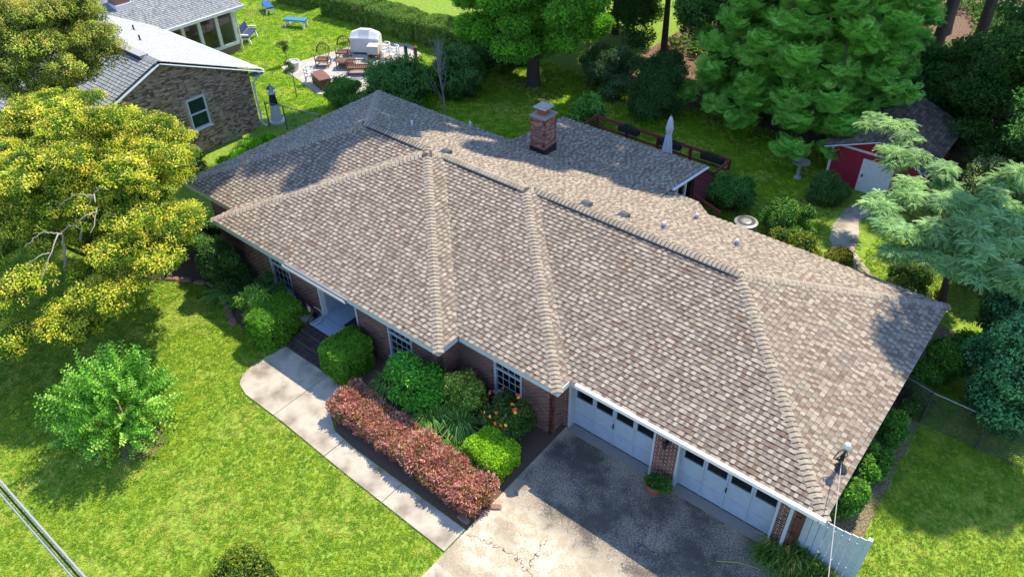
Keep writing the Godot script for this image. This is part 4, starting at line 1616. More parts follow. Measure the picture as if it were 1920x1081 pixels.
func front_garden() -> void:
	var box_pal := [Color(0.05, 0.14, 0.012), Color(0.07, 0.18, 0.015), Color(0.09, 0.21, 0.02)]
	var box_tip := [Color(0.12, 0.3, 0.02), Color(0.16, 0.36, 0.03), Color(0.1, 0.26, 0.02)]
	var dark := [Color(0.02, 0.06, 0.012), Color(0.03, 0.085, 0.018), Color(0.042, 0.11, 0.02)]
	clipped("clipped_box", "tall clipped green box shrub right of the brick steps", Vector3(10.02, 0.02, 11.12), Vector3(1.15, 1.15, 1.3), 2600, box_pal, box_tip)
	clipped("clipped_box", "broad clipped green box hedge left of the brick steps", Vector3(6.95, 0.02, 11.5), Vector3(1.05, 1.15, 1.7), 3000, box_pal, box_tip, 0.1)
	clipped("chartreuse_box", "low chartreuse clipped shrub at the drive end of the bed", Vector3(15.95, 0.02, 11.15), Vector3(1.25, 0.8, 1.05), 2200, [Color(0.12, 0.26, 0.01), Color(0.17, 0.33, 0.015)], [Color(0.3, 0.5, 0.02), Color(0.38, 0.56, 0.03), Color(0.24, 0.45, 0.02)], -0.1)
	var pink := leaf_cluster(12, 0.1, 0.075, 0.032, 0.2)
	var hedge := thing("pink_hedge", "long loose hedge of pink and copper leaves beside the walkway", "hedge", Vector3(13.95, 0, 12.42))
	var mb := MB.new()
	mb.col = Color(0.3, 0.2, 0.16)
	for k in 26:
		var x := -2.6 + 5.2 * k / 25.0
		mb.tube([Vector3(x, 0, rf(-0.2, 0.2)), Vector3(x + rf(-0.15, 0.15), 0.6, rf(-0.4, 0.4))], [0.025, 0.01], 5)
	part(hedge, "stem", mb, M.bark)
	var lobes := []
	for k in 44:
		var x := -2.75 + 5.45 * k / 43.0
		for z in [-0.46, -0.2, 0.08, 0.34]:
			lobes.append([Vector3(x + rf(-0.06, 0.06), rf(0.4, 0.56) + 0.07 * sin(x * 4.1) * sin(x * 1.7 + 1.0) - 0.1 * absf(z), z + x * 0.035 + rf(-0.05, 0.05)), Vector3(0.2, 0.22, 0.2)])
	scatter(hedge, "foliage", lobes, 9000, pink, M.leaf, 0.7, 1.25, [Color(0.3, 0.1, 0.1), Color(0.24, 0.11, 0.06), Color(0.16, 0.14, 0.04)], [Color(0.44, 0.2, 0.25), Color(0.54, 0.3, 0.35), Color(0.38, 0.18, 0.19), Color(0.36, 0.24, 0.17)], 0.35, 0.4, 0.7)
	var up := leaf_cluster(13, 0.13, 0.12, 0.045, 0.2)
	bush("green_shrub", "tall bright green leafy shrub against the brick wall corner", Vector3(12.75, 0, 10.85), Vector3(0.95, 1.0, 0.75), 2600, [Color(0.03, 0.16, 0.02), Color(0.05, 0.22, 0.025), Color(0.08, 0.28, 0.03)], [Color(0.1, 0.34, 0.04)], up, 0.95, 20)
	bush("variegated_shrub", "yellow and green variegated shrub beside the wall corner", Vector3(14.1, 0, 10.25), Vector3(0.8, 0.75, 0.6), 1700, [Color(0.07, 0.19, 0.02), Color(0.16, 0.3, 0.04)], [Color(0.5, 0.52, 0.16), Color(0.6, 0.58, 0.25), Color(0.3, 0.42, 0.08), Color(0.12, 0.28, 0.04)], null, 0.9, 14)
	var fl := bush("flowering_shrub", "dark green shrub with orange flowers below the front window", Vector3(15.7, 0, 9.95), Vector3(0.95, 0.8, 0.75), 2400, dark, [Color(0.06, 0.13, 0.025), Color(0.1, 0.16, 0.03)], null, 0.9, 16)
	for k in 26:
		var f := MB.new()
		f.col = [Color(0.75, 0.22, 0.03), Color(0.85, 0.45, 0.1), Color(0.7, 0.12, 0.03)][k % 3]
		for a in 6:
			var d := Vector3(cos(a * PI / 3), 0.35, sin(a * PI / 3))
			one_leaf(f, Vector3.ZERO, d * 0.06, d.cross(Vector3.UP).normalized() * 0.035, Vector3.UP * 0.01)
		var dd := (rdir() + Vector3(-0.2, 0.9, 0.5)).normalized()
		part(fl, "flower", f, M.leaf, Transform3D(frame(dd, rf(0, 6)), Vector3(0, 0.8, 0) + dd * Vector3(0.95, 0.82, 0.8)))
	var strap := blade_tuft(46, 0.62, 0.55, 0.025, 1.1)
	var strap_x := []
	for q in [[11.75, 11.0, 1.0, "spiky grey-green grass clump in the bed behind the pink hedge's far end"], [13.75, 11.3, 1.05, "arching strap-leaf clump below the tall green shrub"], [14.45, 10.95, 1.1, "arching strap-leaf clump below the variegated shrub"], [14.95, 11.55, 0.8, "small strap-leaf clump next to the chartreuse shrub"], [11.6, 10.45, 0.75, "small grassy clump in shade under the right-hand front window"]]:
		var o := thing("grass_clump", q[3], "plant", Vector3(q[0], 0.02, q[1]), 0.0, "strap-leaf clumps in the front bed")
		var xs := []
		var cs := []
		for k in 7:
			var s: float = q[2] * rf(0.95, 1.35)
			xs.append(Transform3D(Basis(Vector3.UP, rf(0, 6)).scaled(Vector3(s, s, s)), Vector3(rf(-0.12, 0.12), 0, rf(-0.12, 0.12))))
			cs.append(jitter([Color(0.1, 0.23, 0.08), Color(0.15, 0.29, 0.12), Color(0.21, 0.34, 0.12)][k % 3], 0.15))
		many(o, "blades", strap, M.blade, xs, cs)
	var gr := thing("grassy_plant", "sprawling grassy plant with some dry blades in front of the board gate", "plant", Vector3(23.85, 0, 9.1))
	var xs2 := []
	var cs2 := []
	for k in 38:
		var s := rf(0.6, 1.05)
		xs2.append(Transform3D(Basis(Vector3.UP, rf(0, 6)).scaled(Vector3(s, s, s)), Vector3(rf(-0.75, 0.85), 0, rf(-0.4, 0.55))))
		cs2.append(jitter([Color(0.05, 0.13, 0.02), Color(0.09, 0.18, 0.03), Color(0.3, 0.27, 0.13), Color(0.06, 0.15, 0.03)][k % 4], 0.2))
	many(gr, "blades", strap, M.blade, xs2, cs2)
	# left corner bed
	bush("loose_shrub", "light green loose shrub at the front of the left corner bed", Vector3(5.75, 0, 11.45), Vector3(0.7, 0.7, 0.65), 1500, [Color(0.09, 0.22, 0.03), Color(0.14, 0.3, 0.04)], [Color(0.3, 0.44, 0.09), Color(0.24, 0.4, 0.07)], up, 0.75, 14)
	bush("dark_shrub", "dark green shrub under the left front window", Vector3(5.8, 0, 10.75), Vector3(0.9, 0.75, 0.5), 1500, dark, [Color(0.06, 0.16, 0.03)], null, 0.9, 12)
	bush("tall_dark_shrub", "tall dark shrub against the wing's left brick corner", Vector3(3.7, 0, 10.95), Vector3(1.0, 1.15, 0.8), 2400, dark, [Color(0.07, 0.17, 0.04), Color(0.05, 0.13, 0.03)], null, 1.0, 18)
	bush("pale_shrub", "pale green shrub behind the stone edging", Vector3(2.6, 0, 10.75), Vector3(0.9, 0.85, 0.75), 2200, [Color(0.06, 0.16, 0.04), Color(0.1, 0.22, 0.06)], [Color(0.2, 0.36, 0.12), Color(0.16, 0.3, 0.09)], null, 0.85, 16)
	bush("shade_shrub", "very dark shrub at the house's far left corner under the yellow tree", Vector3(0.9, 0, 10.4), Vector3(1.3, 0.9, 0.8), 2200, dark, [], null, 1.0, 16)
	var fern := frond_fan(9, 0.62, 0.13, 9, 0.55, TAU, 0.75)
	for q in [[4.5, 11.3, "feathery pale fern between tall dark shrub and lawn"], [3.9, 11.55, "smaller feathery fern at the lawn's edge"]]:
		var o := thing("fern", q[2], "fern", Vector3(q[0], 0.1, q[1]), 0.0, "ferns in the corner bed")
		var fx := []
		var fc := []
		for k in 5:
			fx.append(Transform3D(Basis(Vector3.UP, rf(0, 6)).scaled(Vector3.ONE * rf(0.7, 1.1)), Vector3(rf(-0.2, 0.2), rf(0, 0.2), rf(-0.2, 0.2))))
			fc.append(jitter(Color(0.11, 0.25, 0.06), 0.2))
		many(o, "fronds", fern, M.leaf, fx, fc)
	# stone edging
	var line := [Vector2(0.5, 12.62), Vector2(0.95, 12.35), Vector2(1.4, 12.02), Vector2(1.85, 11.78), Vector2(2.4, 11.52), Vector2(4.3, 11.68), Vector2(4.75, 11.9), Vector2(5.2, 12.08)]
	for i in line.size():
		var b := stone_mesh(0.24, 0.09, 0.12)
		var o := part(self, "edging_stone", b, M.stone, Transform3D(Basis(Vector3.UP, 0.6 if i < 5 else -0.45), Vector3(line[i].x, 0.05, line[i].y)))
		tag(o, ["leftmost edging stone, under the yellow tree's tips", "second edging stone from the left", "middle stone of the left edging run", "fourth edging stone from the left", "edging stone in front of the pale shrub", "edging stone beside the smaller fern", "edging stone between the fern and the loose shrub", "edging stone nearest the clipped box hedge"][i], "stone", "edging stones of the corner bed")
	for i in 3:
		var o := part(self, "edging_stone", stone_mesh(0.2, 0.08, 0.1), M.stone, Transform3D(Basis(Vector3.UP, 0.3 * i), Vector3(16.55 + 0.2 * i, 0.05, [13.02, 12.6, 12.25][i])))
		tag(o, ["reddish stone at the pink hedge's walkway corner", "reddish stone between pink hedge and drive", "farther reddish stone by the drive edge"][i], "stone", "stones at the drive end of the bed")

func stone_mesh(w: float, h: float, d: float) -> MB:
	var mb := MB.new()
	mb.col = Color(0.3, 0.17, 0.13) * rf(0.8, 1.2)
	var p := []
	for y in 3:
		var s: float = [0.9, 1.05, 0.75][y]
		for k in 8:
			var a := TAU * k / 8
			var e := pow(pow(absf(cos(a)), 4) + pow(absf(sin(a)), 4), -0.25)
			p.append(Vector3(cos(a) * e * w * s * rf(0.9, 1.08), -h / 2 + h * y / 2.0, sin(a) * e * d * s * rf(0.9, 1.08)))
	for y in 2:
		for k in 8:
			var q := (k + 1) % 8
			mb.quad(p[y * 8 + q], p[y * 8 + k], p[y * 8 + 8 + k], p[y * 8 + 8 + q])
	for k in 8:
		mb.tri(Vector3(0, h / 2 + 0.004, 0), p[16 + (k + 1) % 8], p[16 + k])
	return mb

func house_front_things() -> void:
	# pot at the garage pier
	var pot := thing("flower_pot", "terracotta pot with trailing green plant at the foot of the brick garage pier", "pot", Vector3(19.95, 0.03, 9.2))
	var mb := MB.new()
	mb.col = Color(1, 1, 1)
	mb.lathe([Vector2(0.0, 0.0), Vector2(0.17, 0.0), Vector2(0.25, 0.34), Vector2(0.28, 0.34), Vector2(0.28, 0.4), Vector2(0.245, 0.4), Vector2(0.22, 0.3), Vector2(0.0, 0.3)], 20)
	part(pot, "pot", mb, M.terracotta)
	var ml := leaf_cluster(12, 0.1, 0.08, 0.045, 0.5)
	scatter(pot, "foliage", [[Vector3(0, 0.42, 0), Vector3(0.22, 0.14, 0.2)], [Vector3(0.2, 0.38, -0.08), Vector3(0.22, 0.16, 0.16)]], 150, ml, M.leaf, 0.8, 1.2, [Color(0.03, 0.1, 0.015), Color(0.06, 0.16, 0.02)])
	# urn with flag, hose
	var urn := thing("planter_urn", "grey planter urn with low plants left of the porch", "planter", Vector3(7.35, 0.05, 10.62))
	mb = MB.new()
	mb.col = Color(0.22, 0.23, 0.24)
	mb.lathe([Vector2(0.14, 0.0), Vector2(0.14, 0.06), Vector2(0.08, 0.12), Vector2(0.2, 0.34), Vector2(0.27, 0.56), Vector2(0.29, 0.6), Vector2(0.26, 0.6), Vector2(0.2, 0.5), Vector2(0, 0.5)], 18)
	part(urn, "bowl", mb, M.stone)
	scatter(urn, "foliage", [[Vector3(0, 0.58, 0), Vector3(0.2, 0.1, 0.2)]], 90, ml, M.leaf, 0.7, 1.0, [Color(0.04, 0.12, 0.03), Color(0.07, 0.18, 0.04)])
	var flag := thing("small_flag", "small striped red, white and blue flag stuck in the grey urn", "flag", Vector3(7.52, 0.5, 10.6))
	mb = MB.new()
	mb.col = Color(0.4, 0.3, 0.18)
	mb.tube([Vector3(0, 0, 0), Vector3(0.06, 0.62, 0)], [0.008, 0.006], 5)
	part(flag, "stick", mb, M.plain)
	var a := Vector3(0.03, 0.3, 0.0)
	for k in 7:
		mb = MB.new()
		mb.col = Color(0.55, 0.02, 0.05) if k % 2 == 0 else Color(0.75, 0.75, 0.75)
		mb.obox(Transform3D(Basis(), a + Vector3(0.012 + 0.024 * k, 0.11, 0.004 * sin(k))), Vector3(0.024, 0.22, 0.006))
		part(flag, "stripe", mb, M.cloth)
	mb = MB.new()
	mb.col = Color(0.03, 0.04, 0.3)
	mb.obox(Transform3D(Basis(), a + Vector3(0.03, 0.26, 0.0)), Vector3(0.1, 0.09, 0.009))
	part(flag, "blue_field", mb, M.cloth)
	mb = MB.new()
	mb.col = Color(0.55, 0.62, 0.55)
	var pts := []
	var rad := []
	for k in 30:
		var t := k / 29.0
		var ang := -2.2 + t * 5.2
		pts.append(Vector3(7.75 + 0.22 * cos(ang) - 0.25 * (1 - t) * (1 - t), 0.38 + 0.25 * pow(1 - t, 3), 10.5 + 0.3 * sin(ang) - 0.1 * t))
		rad.append(0.018)
	mb.tube(pts, rad, 7)
	tag(part(self, "garden_hose", mb, M.smooth), "pale green garden hose looped beside the porch floor", "hose")
	mb = MB.new()
	mb.col = Color(0.03, 0.028, 0.026)
	mb.box(Vector3(8.62, 0.362, 9.3), Vector3(9.5, 0.378, 10.08))
	tag(part(self, "door_mat", mb, M.cloth), "dark doormat on the porch floor", "mat")
	var top := thing("potted_topiary", "small round clipped bush in a pot at the porch's right edge", "plant", Vector3(9.72, 0.05, 10.5))
	mb = MB.new()
	mb.col = Color(0.18, 0.18, 0.18)
	mb.lathe([Vector2(0.13, 0), Vector2(0.18, 0.32), Vector2(0.16, 0.32), Vector2(0, 0.28)], 16)
	part(top, "pot", mb, M.stone)
	mb = MB.new()
	mb.col = Color(0.15, 0.1, 0.07)
	mb.tube([Vector3(0, 0.28, 0), Vector3(0, 0.75, 0)], [0.02, 0.015], 6)
	part(top, "stem", mb, M.bark)
	scatter(top, "foliage", [[Vector3(0, 0.85, 0), Vector3(0.24, 0.24, 0.24)]], 260, small_leaf if small_leaf else leaf_cluster(14, 0.075, 0.055, 0.035), M.leaf, 0.7, 1.0, [Color(0.03, 0.12, 0.015), Color(0.05, 0.16, 0.02)])
	var lamp := thing("wall_lantern", "black lantern on the brick pier between the garage doors", "lantern", Vector3(19.94, 1.62, 8.8))
	mb = MB.new()
	mb.lathe([Vector2(0.0, -0.13), Vector2(0.05, -0.1), Vector2(0.07, 0.06), Vector2(0.09, 0.07), Vector2(0.03, 0.13), Vector2(0, 0.15)], 6, Vector3(0, 0, 0.13))
	part(lamp, "lantern_body", mb, M.black_metal)
	mb = MB.new()
	mb.box(Vector3(-0.04, -0.05, 0), Vector3(0.04, 0.08, 0.02))
	mb.bar(Vector3(0, 0.02, 0.01), Vector3(0, 0.02, 0.1), 0.02, 0.02)
	part(lamp, "bracket", mb, M.black_metal)
	mb = MB.new()
	mb.col = Color(0.45, 0.18, 0.08)
	for k in 60:
		var p := Vector3(17.2 + rf(0, 0.35) * (1 if k % 2 else 0) + rf(-0.06, 0.06), 2.605 + rf(0, 0.02), 9.36 + rf(-0.1, 0.1) - (0.15 if k % 3 else 0.0))
		one_leaf(mb, p, rdir() * 0.05, rdir() * 0.03, Vector3.UP * 0.01)
	tag(part(self, "fallen_leaves", mb, M.leaf, Transform3D(), "stuff"), "rusty fallen leaves caught on the roof corner above the garage gutter", "leaves")
	mb = MB.new()
	mb.col = Color(0.4, 0.36, 0.12)
	mb.tube([Vector3(22.25, 0.06, 10.05), Vector3(22.7, 0.07, 9.75), Vector3(23.2, 0.08, 9.6)], [0.014, 0.014, 0.012], 5)
	tag(part(self, "dry_stalk", mb, M.plain), "long dry yellow stalk lying on the drive by the grassy plant", "stalk")

func front_yard_plants() -> void:
	# crape myrtle: long leafy shoots that arch out all round
	var shoot := MB.new()
	for k in 11:
		var t := (k + 1.0) / 11.0
		var p := Vector3(0, t * 0.6, 0.08 * t * t)
		for s in [-1.0, 1.0]:
			shoot.col = Color(1, 1, 1) * rf(0.75, 1.3)
			var side := Vector3(s, 0.45, rf(-0.3, 0.3)) if k % 2 else Vector3(rf(-0.3, 0.3), 0.45, s)
			var l := 0.125 * (1.25 - t * 0.6)
			one_leaf(shoot, p, side.normalized() * l, Vector3(s * 0.2, 0.5, 0.6).normalized() * 0.065 * (1.2 - t * 0.4), Vector3(0, 0.02, 0))
	shoot.col = Color(0.5, 0.5, 0.4)
	shoot.tube([Vector3.ZERO, Vector3(0, 0.3, 0.02), Vector3(0, 0.6, 0.08)], [0.01, 0.007, 0.003], 4)
	var sm := shoot.done()
	var cm := thing("crape_myrtle", "round bright green crape myrtle bush with feathery shoots alone on the front lawn", "shrub", Vector3(7.0, 0, 16.9))
	var mb := MB.new()
	mb.col = Color(1, 1, 1)
	for k in 9:
		var a := TAU * k / 9
		mb.tube([Vector3(cos(a) * 0.1, -0.05, sin(a) * 0.1), Vector3(cos(a) * 0.3, 0.7, sin(a) * 0.3), Vector3(cos(a) * 0.75, 1.5, sin(a) * 0.75)], [0.05, 0.035, 0.015], 6)
	part(cm, "stem", mb, M.pale_bark)
	var xs := []
	var cs := []
	for k in 470:
		var d := (rdir() + Vector3(0, 0.35, 0)).normalized()
		var lump := 1.0 + 0.16 * sin(d.x * 7.0 + 1.0) * sin(d.z * 6.0) + 0.1 * sin(d.y * 9.0 + d.x * 5.0)
		var p := Vector3(0, 1.25, 0) + d * Vector3(1.2, 0.95, 1.2) * lump * pow(rng.randf(), 0.3)
		p.y = maxf(p.y, 0.35)
		var y := (d * 0.9 + Vector3.UP * 0.55 + rdir() * 0.3).normalized()
		var s := rf(0.85, 1.35)
		xs.append(Transform3D(frame(y, rf(0, TAU)).scaled(Vector3(s, s, s)), p))
		cs.append(jitter([Color(0.06, 0.19, 0.022), Color(0.11, 0.3, 0.04), Color(0.2, 0.43, 0.07), Color(0.32, 0.54, 0.14)][rng.randi_range(0, 3)], 0.15))
	many(cm, "foliage", sm, M.leaf, xs, cs)
	bush("street_bush", "dark olive rounded bush at the bottom edge of the front lawn", Vector3(14.0, 0, 17.7), Vector3(1.35, 0.42, 0.9), 2600, [Color(0.035, 0.08, 0.01), Color(0.06, 0.12, 0.012)], [Color(0.16, 0.22, 0.015), Color(0.1, 0.16, 0.015), Color(0.24, 0.28, 0.03)], null, 0.8, 18)

func chair_plastic() -> Node3D:
	var c := thing("garden_chair", "white plastic chair on the patio's far left, at the mulch-coloured box", "chair")
	c.set_meta("group", "white plastic garden chairs")
	var mb := MB.new()
	mb.box(Vector3(-0.24, 0.4, -0.23), Vector3(0.24, 0.43, 0.24))
	part(c, "seat", mb, M.white)
	for q in [[-0.22, 0.21], [0.22, 0.21], [-0.22, -0.22], [0.22, -0.22]]:
		mb = MB.new()
		mb.bar(Vector3(q[0] * 1.12, 0, q[1] * 1.12), Vector3(q[0], 0.41, q[1]), 0.05, 0.05)
		part(c, "leg", mb, M.white)
	mb = MB.new()
	for k in 9:
		var a0 := PI + PI * k / 9.0
		var a1 := PI + PI * (k + 1) / 9.0
		for y in [[0.46, 0.06], [0.66, 0.07], [0.84, 0.05]]:
			mb.bar(Vector3(cos(a0) * 0.27, y[0], sin(a0) * 0.27), Vector3(cos(a1) * 0.27, y[0], sin(a1) * 0.27), 0.025, y[1])
		if k % 2:
			mb.bar(Vector3(cos(a0) * 0.27, 0.42, sin(a0) * 0.27), Vector3(cos(a0) * 0.28, 0.86, sin(a0) * 0.28), 0.05, 0.02)
	part(c, "backrest", mb, M.white)
	for s in [-1.0, 1.0]:
		mb = MB.new()
		mb.bar(Vector3(s * 0.27, 0.64, -0.02), Vector3(s * 0.27, 0.62, 0.22), 0.05, 0.03)
		mb.bar(Vector3(s * 0.27, 0.62, 0.21), Vector3(s * 0.25, 0.4, 0.2), 0.03, 0.03)
		part(c, "armrest", mb, M.white)
	return c

func wicker_seat(called: String, label: String, category: String, w: float, at: Vector3, turn: float, round: bool) -> Node3D:
	var c := thing(called, label, category, at, turn)
	var mb := MB.new()
	mb.box(Vector3(-w / 2, 0.34, -0.3), Vector3(w / 2, 0.42, 0.3))
	part(c, "seat", mb, M.wicker)
	for q in [[-1, -1], [1, -1], [-1, 1], [1, 1]]:
		mb = MB.new()
		mb.tube([Vector3(q[0] * w * 0.47, 0, q[1] * 0.28), Vector3(q[0] * w * 0.47, 0.36, q[1] * 0.28)], [0.025, 0.025], 6)
		part(c, "leg", mb, M.wicker)
	mb = MB.new()
	for q in [-0.28, 0.28]:
		mb.bar(Vector3(-w * 0.47, 0.06, q), Vector3(w * 0.47, 0.06, q), 0.03, 0.03)
	for s in [-1.0, 1.0]:
		mb.bar(Vector3(s * w * 0.47, 0.06, -0.28), Vector3(s * w * 0.47, 0.06, 0.28), 0.03, 0.03)
	part(c, "stretcher", mb, M.wicker)
	mb = MB.new()
	if round:
		var pts := []
		var rad := []
		for k in 17:
			var a := -0.35 + (PI + 0.7) * k / 16.0
			pts.append(Vector3(cos(a) * w * 0.5, 0.78 + sin(a) * 0.36, -0.3 - 0.1 * sin(a)))
			rad.append(0.035)
		mb.tube(pts, rad, 7)
		for k in range(2, 15, 2):
			mb.tube([Vector3(w * 0.42 * (k - 8) / 8.0, 0.42, -0.29), pts[16 - k]], [0.012, 0.012], 4)
	else:
		var pts := [Vector3(-w / 2, 0.42, -0.3), Vector3(-w / 2, 0.8, -0.36), Vector3(-w * 0.4, 0.94, -0.39), Vector3(w * 0.4, 0.94, -0.39), Vector3(w / 2, 0.8, -0.36), Vector3(w / 2, 0.42, -0.3)]
		mb.tube(pts, [0.035, 0.035, 0.035, 0.035, 0.035, 0.035], 7)
		mb.bar(Vector3(-w / 2, 0.62, -0.33), Vector3(w / 2, 0.62, -0.33), 0.05, 0.04)
		for k in range(1, 12):
			var x := -w / 2 + w * k / 12.0
			mb.tube([Vector3(x, 0.42, -0.3), Vector3(x, 0.93, -0.39)], [0.013, 0.013], 4)
	part(c, "backrest", mb, M.wicker)
	for s in [-1.0, 1.0]:
		mb = MB.new()
		mb.tube([Vector3(s * w * 0.5, 0.8, -0.32), Vector3(s * w * 0.52, 0.64, -0.05), Vector3(s * w * 0.52, 0.6, 0.22), Vector3(s * w * 0.48, 0.36, 0.29)], [0.03, 0.03, 0.03, 0.028], 6)
		part(c, "armrest", mb, M.wicker)
	return c

func back_yard_things() -> void:
	# white plastic chairs
	var c := chair_plastic()
	c.position = Vector3(-8.0, 0.05, -2.2)
	c.rotation.y = 2.4
	c.set_meta("label", "white plastic chair left of the brown storage box")
	copy(c, "white plastic chair right of the brown storage box, at the patio's near edge", Vector3(-6.25, 0.05, -2.55), -2.2)
	copy(c, "white plastic chair half hidden by the dark shrubs at the patio's near corner", Vector3(-5.5, 0.05, -2.75), 2.8)
	copy(c, "white plastic chair beside the covered grill, facing left", Vector3(-7.2, 0.05, -7.0), -0.6)
	copy(c, "white plastic chair nearest the dark post right of the covered grill", Vector3(-6.5, 0.05, -7.0), -0.9)
	wicker_seat("wicker_armchair", "brown wicker armchair with round back, nearer the patio's left edge", "armchair", 0.72, Vector3(-9.2, 0.05, -4.1), 0.6, true)
	wicker_seat("wicker_armchair", "brown wicker armchair with round back beside the covered grill", "armchair", 0.72, Vector3(-9.1, 0.05, -5.5), 0.6, true)
	wicker_seat("wicker_loveseat", "brown wicker two-seat bench facing the armchairs", "bench", 1.25, Vector3(-6.8, 0.05, -4.6), -2.45, false)
	var t := thing("wicker_table", "low brown wicker coffee table between armchairs and two-seat bench", "table", Vector3(-8.0, 0.05, -4.7), 0.65)
	var mb := MB.new()
	mb.box(Vector3(-0.5, 0.4, -0.3), Vector3(0.5, 0.44, 0.3))
	part(t, "table_top", mb, M.wicker)
	mb = MB.new()
	mb.box(Vector3(-0.44, 0.14, -0.25), Vector3(0.44, 0.17, 0.25))
	part(t, "shelf", mb, M.wicker)
	for q in [[-0.46, -0.26], [0.46, -0.26], [-0.46, 0.26], [0.46, 0.26]]:
		mb = MB.new()
		mb.bar(Vector3(q[0], 0, q[1]), Vector3(q[0], 0.4, q[1]), 0.045, 0.045)
		part(t, "leg", mb, M.wicker)
	var bx := thing("storage_box", "brown lidded storage box on the patio's near edge", "box", Vector3(-7.25, 0.05, -2.35), -0.3)
	mb = MB.new()
	mb.box(Vector3(-0.62, 0, -0.3), Vector3(0.62, 0.5, 0.3))
	part(bx, "body", mb, M.wicker)
	mb = MB.new()
	mb.col = Color(0.2, 0.09, 0.06)
	mb.box(Vector3(-0.66, 0.5, -0.34), Vector3(0.66, 0.57, 0.34))
	part(bx, "lid", mb, M.wood)
	# covered grill
	var gr := thing("covered_grill", "barbecue grill under a white fabric cover", "grill", Vector3(-8.75, 0.05, -6.95), 0.55)
	mb = MB.new()
	mb.col = Color(0.75, 0.75, 0.73)
	var prof := [Vector2(-0.38, 0.12), Vector2(-0.36, 1.0), Vector2(-0.22, 1.3), Vector2(0.1, 1.33), Vector2(0.3, 1.05), Vector2(0.42, 0.92), Vector2(0.44, 0.12)]
	var segs := [-0.85, -0.78, -0.3, 0.3, 0.78, 0.85]
	for i in segs.size() - 1:
		for k in prof.size() - 1:
			var q := []
			for u in [[i, k], [i + 1, k], [i + 1, k + 1], [i, k + 1]]:
				var sh := 0.93 if u[0] == 0 or u[0] == 5 else 1.0
				var w := Vector2(prof[u[1]].x, prof[u[1]].y)
				if (u[0] <= 1 or u[0] >= 4) and w.y > 0.95:
					w.y = lerpf(w.y, 0.95, 0.55)
				q.append(Vector3(segs[u[0]], w.y * sh, w.x * sh + 0.012 * sin(u[0] * 2.0 + u[1])))
			mb.quad(q[3], q[2], q[1], q[0])
	for e in [0, 5]:
		for k in range(1, prof.size() - 1):
			var f := func(j: int) -> Vector3:
				var w: Vector2 = prof[j]
				if w.y > 0.95:
					w.y = lerpf(w.y, 0.95, 0.55)
				return Vector3(segs[e], w.y * 0.93, w.x * 0.93)
			mb.tri(f.call(0), f.call(k), f.call(k + 1))
	part(gr, "cover", mb, M.cloth)
	mb = MB.new()
	mb.box(Vector3(-0.7, 0.0, -0.3), Vector3(0.7, 0.13, 0.34))
	part(gr, "cart_base", mb, M.black_metal)
	var sb := thing("side_cart", "low grey covered cart right of the barbecue cover", "cart", Vector3(-7.75, 0.05, -6.6), 0.55)
	mb = MB.new()
	mb.col = Color(0.5, 0.48, 0.46)
	mb.box(Vector3(-0.32, 0.3, -0.3), Vector3(0.32, 0.75, 0.3))
	part(sb, "body", mb, M.cloth)
	mb = MB.new()
	mb.col = Color(0.2, 0.09, 0.05)
	mb.box(Vector3(-0.3, 0.0, -0.28), Vector3(-0.22, 0.3, 0.28))
	mb.box(Vector3(0.22, 0.0, -0.28), Vector3(0.3, 0.3, 0.28))
	part(sb, "leg_frame", mb, M.wood)
	# blue cushioned benches
	for q in [[-15.7, -3.9, 2.2, "bench with dark blue backrest pad nearest the neighbour's sunroom", 0], [-15.3, -7.1, 0.45, "light blue topped low bench on the right, by a bare ground patch", 1], [-18.9, -7.7, -0.4, "dark blue topped low bench at the top, by a bare ground patch", 2]]:
		var b := thing("garden_bench", q[3], "bench", Vector3(q[0], 0, q[1]), q[2], "blue topped benches on the back lawn")
		mb = MB.new()
		mb.col = [Color(0.03, 0.05, 0.16), Color(0.05, 0.2, 0.5), Color(0.02, 0.1, 0.32)][q[4]]
		mb.box(Vector3(-0.7, 0.42, -0.24), Vector3(0.7, 0.5, 0.24))
		part(b, "seat", mb, M.cloth)
		for s in [-0.6, 0.6]:
			mb = MB.new()
			mb.bar(Vector3(s, 0, -0.28), Vector3(s, 0.42, -0.18), 0.09, 0.09)
			mb.bar(Vector3(s, 0, 0.28), Vector3(s, 0.42, 0.18), 0.09, 0.09)
			mb.bar(Vector3(s, 0.36, -0.26), Vector3(s, 0.36, 0.26), 0.07, 0.07)
			part(b, "leg_frame", mb, M.white)
		if q[4] == 0:
			mb = MB.new()
			mb.col = Color(0.02, 0.035, 0.12)
			mb.obox(Transform3D(Basis(Vector3.RIGHT, -0.25), Vector3(0, 0.75, -0.3)), Vector3(1.4, 0.4, 0.06))
			part(b, "backrest", mb, M.cloth)
			mb = MB.new()
			mb.box(Vector3(-0.78, 0.6, -0.3), Vector3(-0.7, 0.66, 0.26))
			mb.box(Vector3(0.7, 0.6, -0.3), Vector3(0.78, 0.66, 0.26))
			part(b, "armrest", mb, M.white)
	# lighthouse ornament
	var lh := thing("lighthouse_ornament", "black and white lighthouse lawn ornament by the neighbour's downspout", "ornament", Vector3(-5.75, 0, 1.75))
	mb = MB.new()
	mb.col = Color(0.75, 0.75, 0.73)
	mb.lathe([Vector2(0.42, 0), Vector2(0.42, 0.12), Vector2(0.3, 0.14), Vector2(0.2, 0.95), Vector2(0, 0.95)], 8)
	part(lh, "tower", mb, M.smooth)
	mb = MB.new()
	mb.lathe([Vector2(0.2, 0.95), Vector2(0.15, 1.5), Vector2(0, 1.5)], 8)
	part(lh, "dark_band", mb, M.black_metal)
	mb = MB.new()
	mb.col = Color(0.7, 0.7, 0.68)
	mb.lathe([Vector2(0.2, 1.5), Vector2(0.2, 1.55), Vector2(0.1, 1.56), Vector2(0.1, 1.75), Vector2(0, 1.75)], 8)
	part(lh, "lantern_room", mb, M.smooth)
	mb = MB.new()
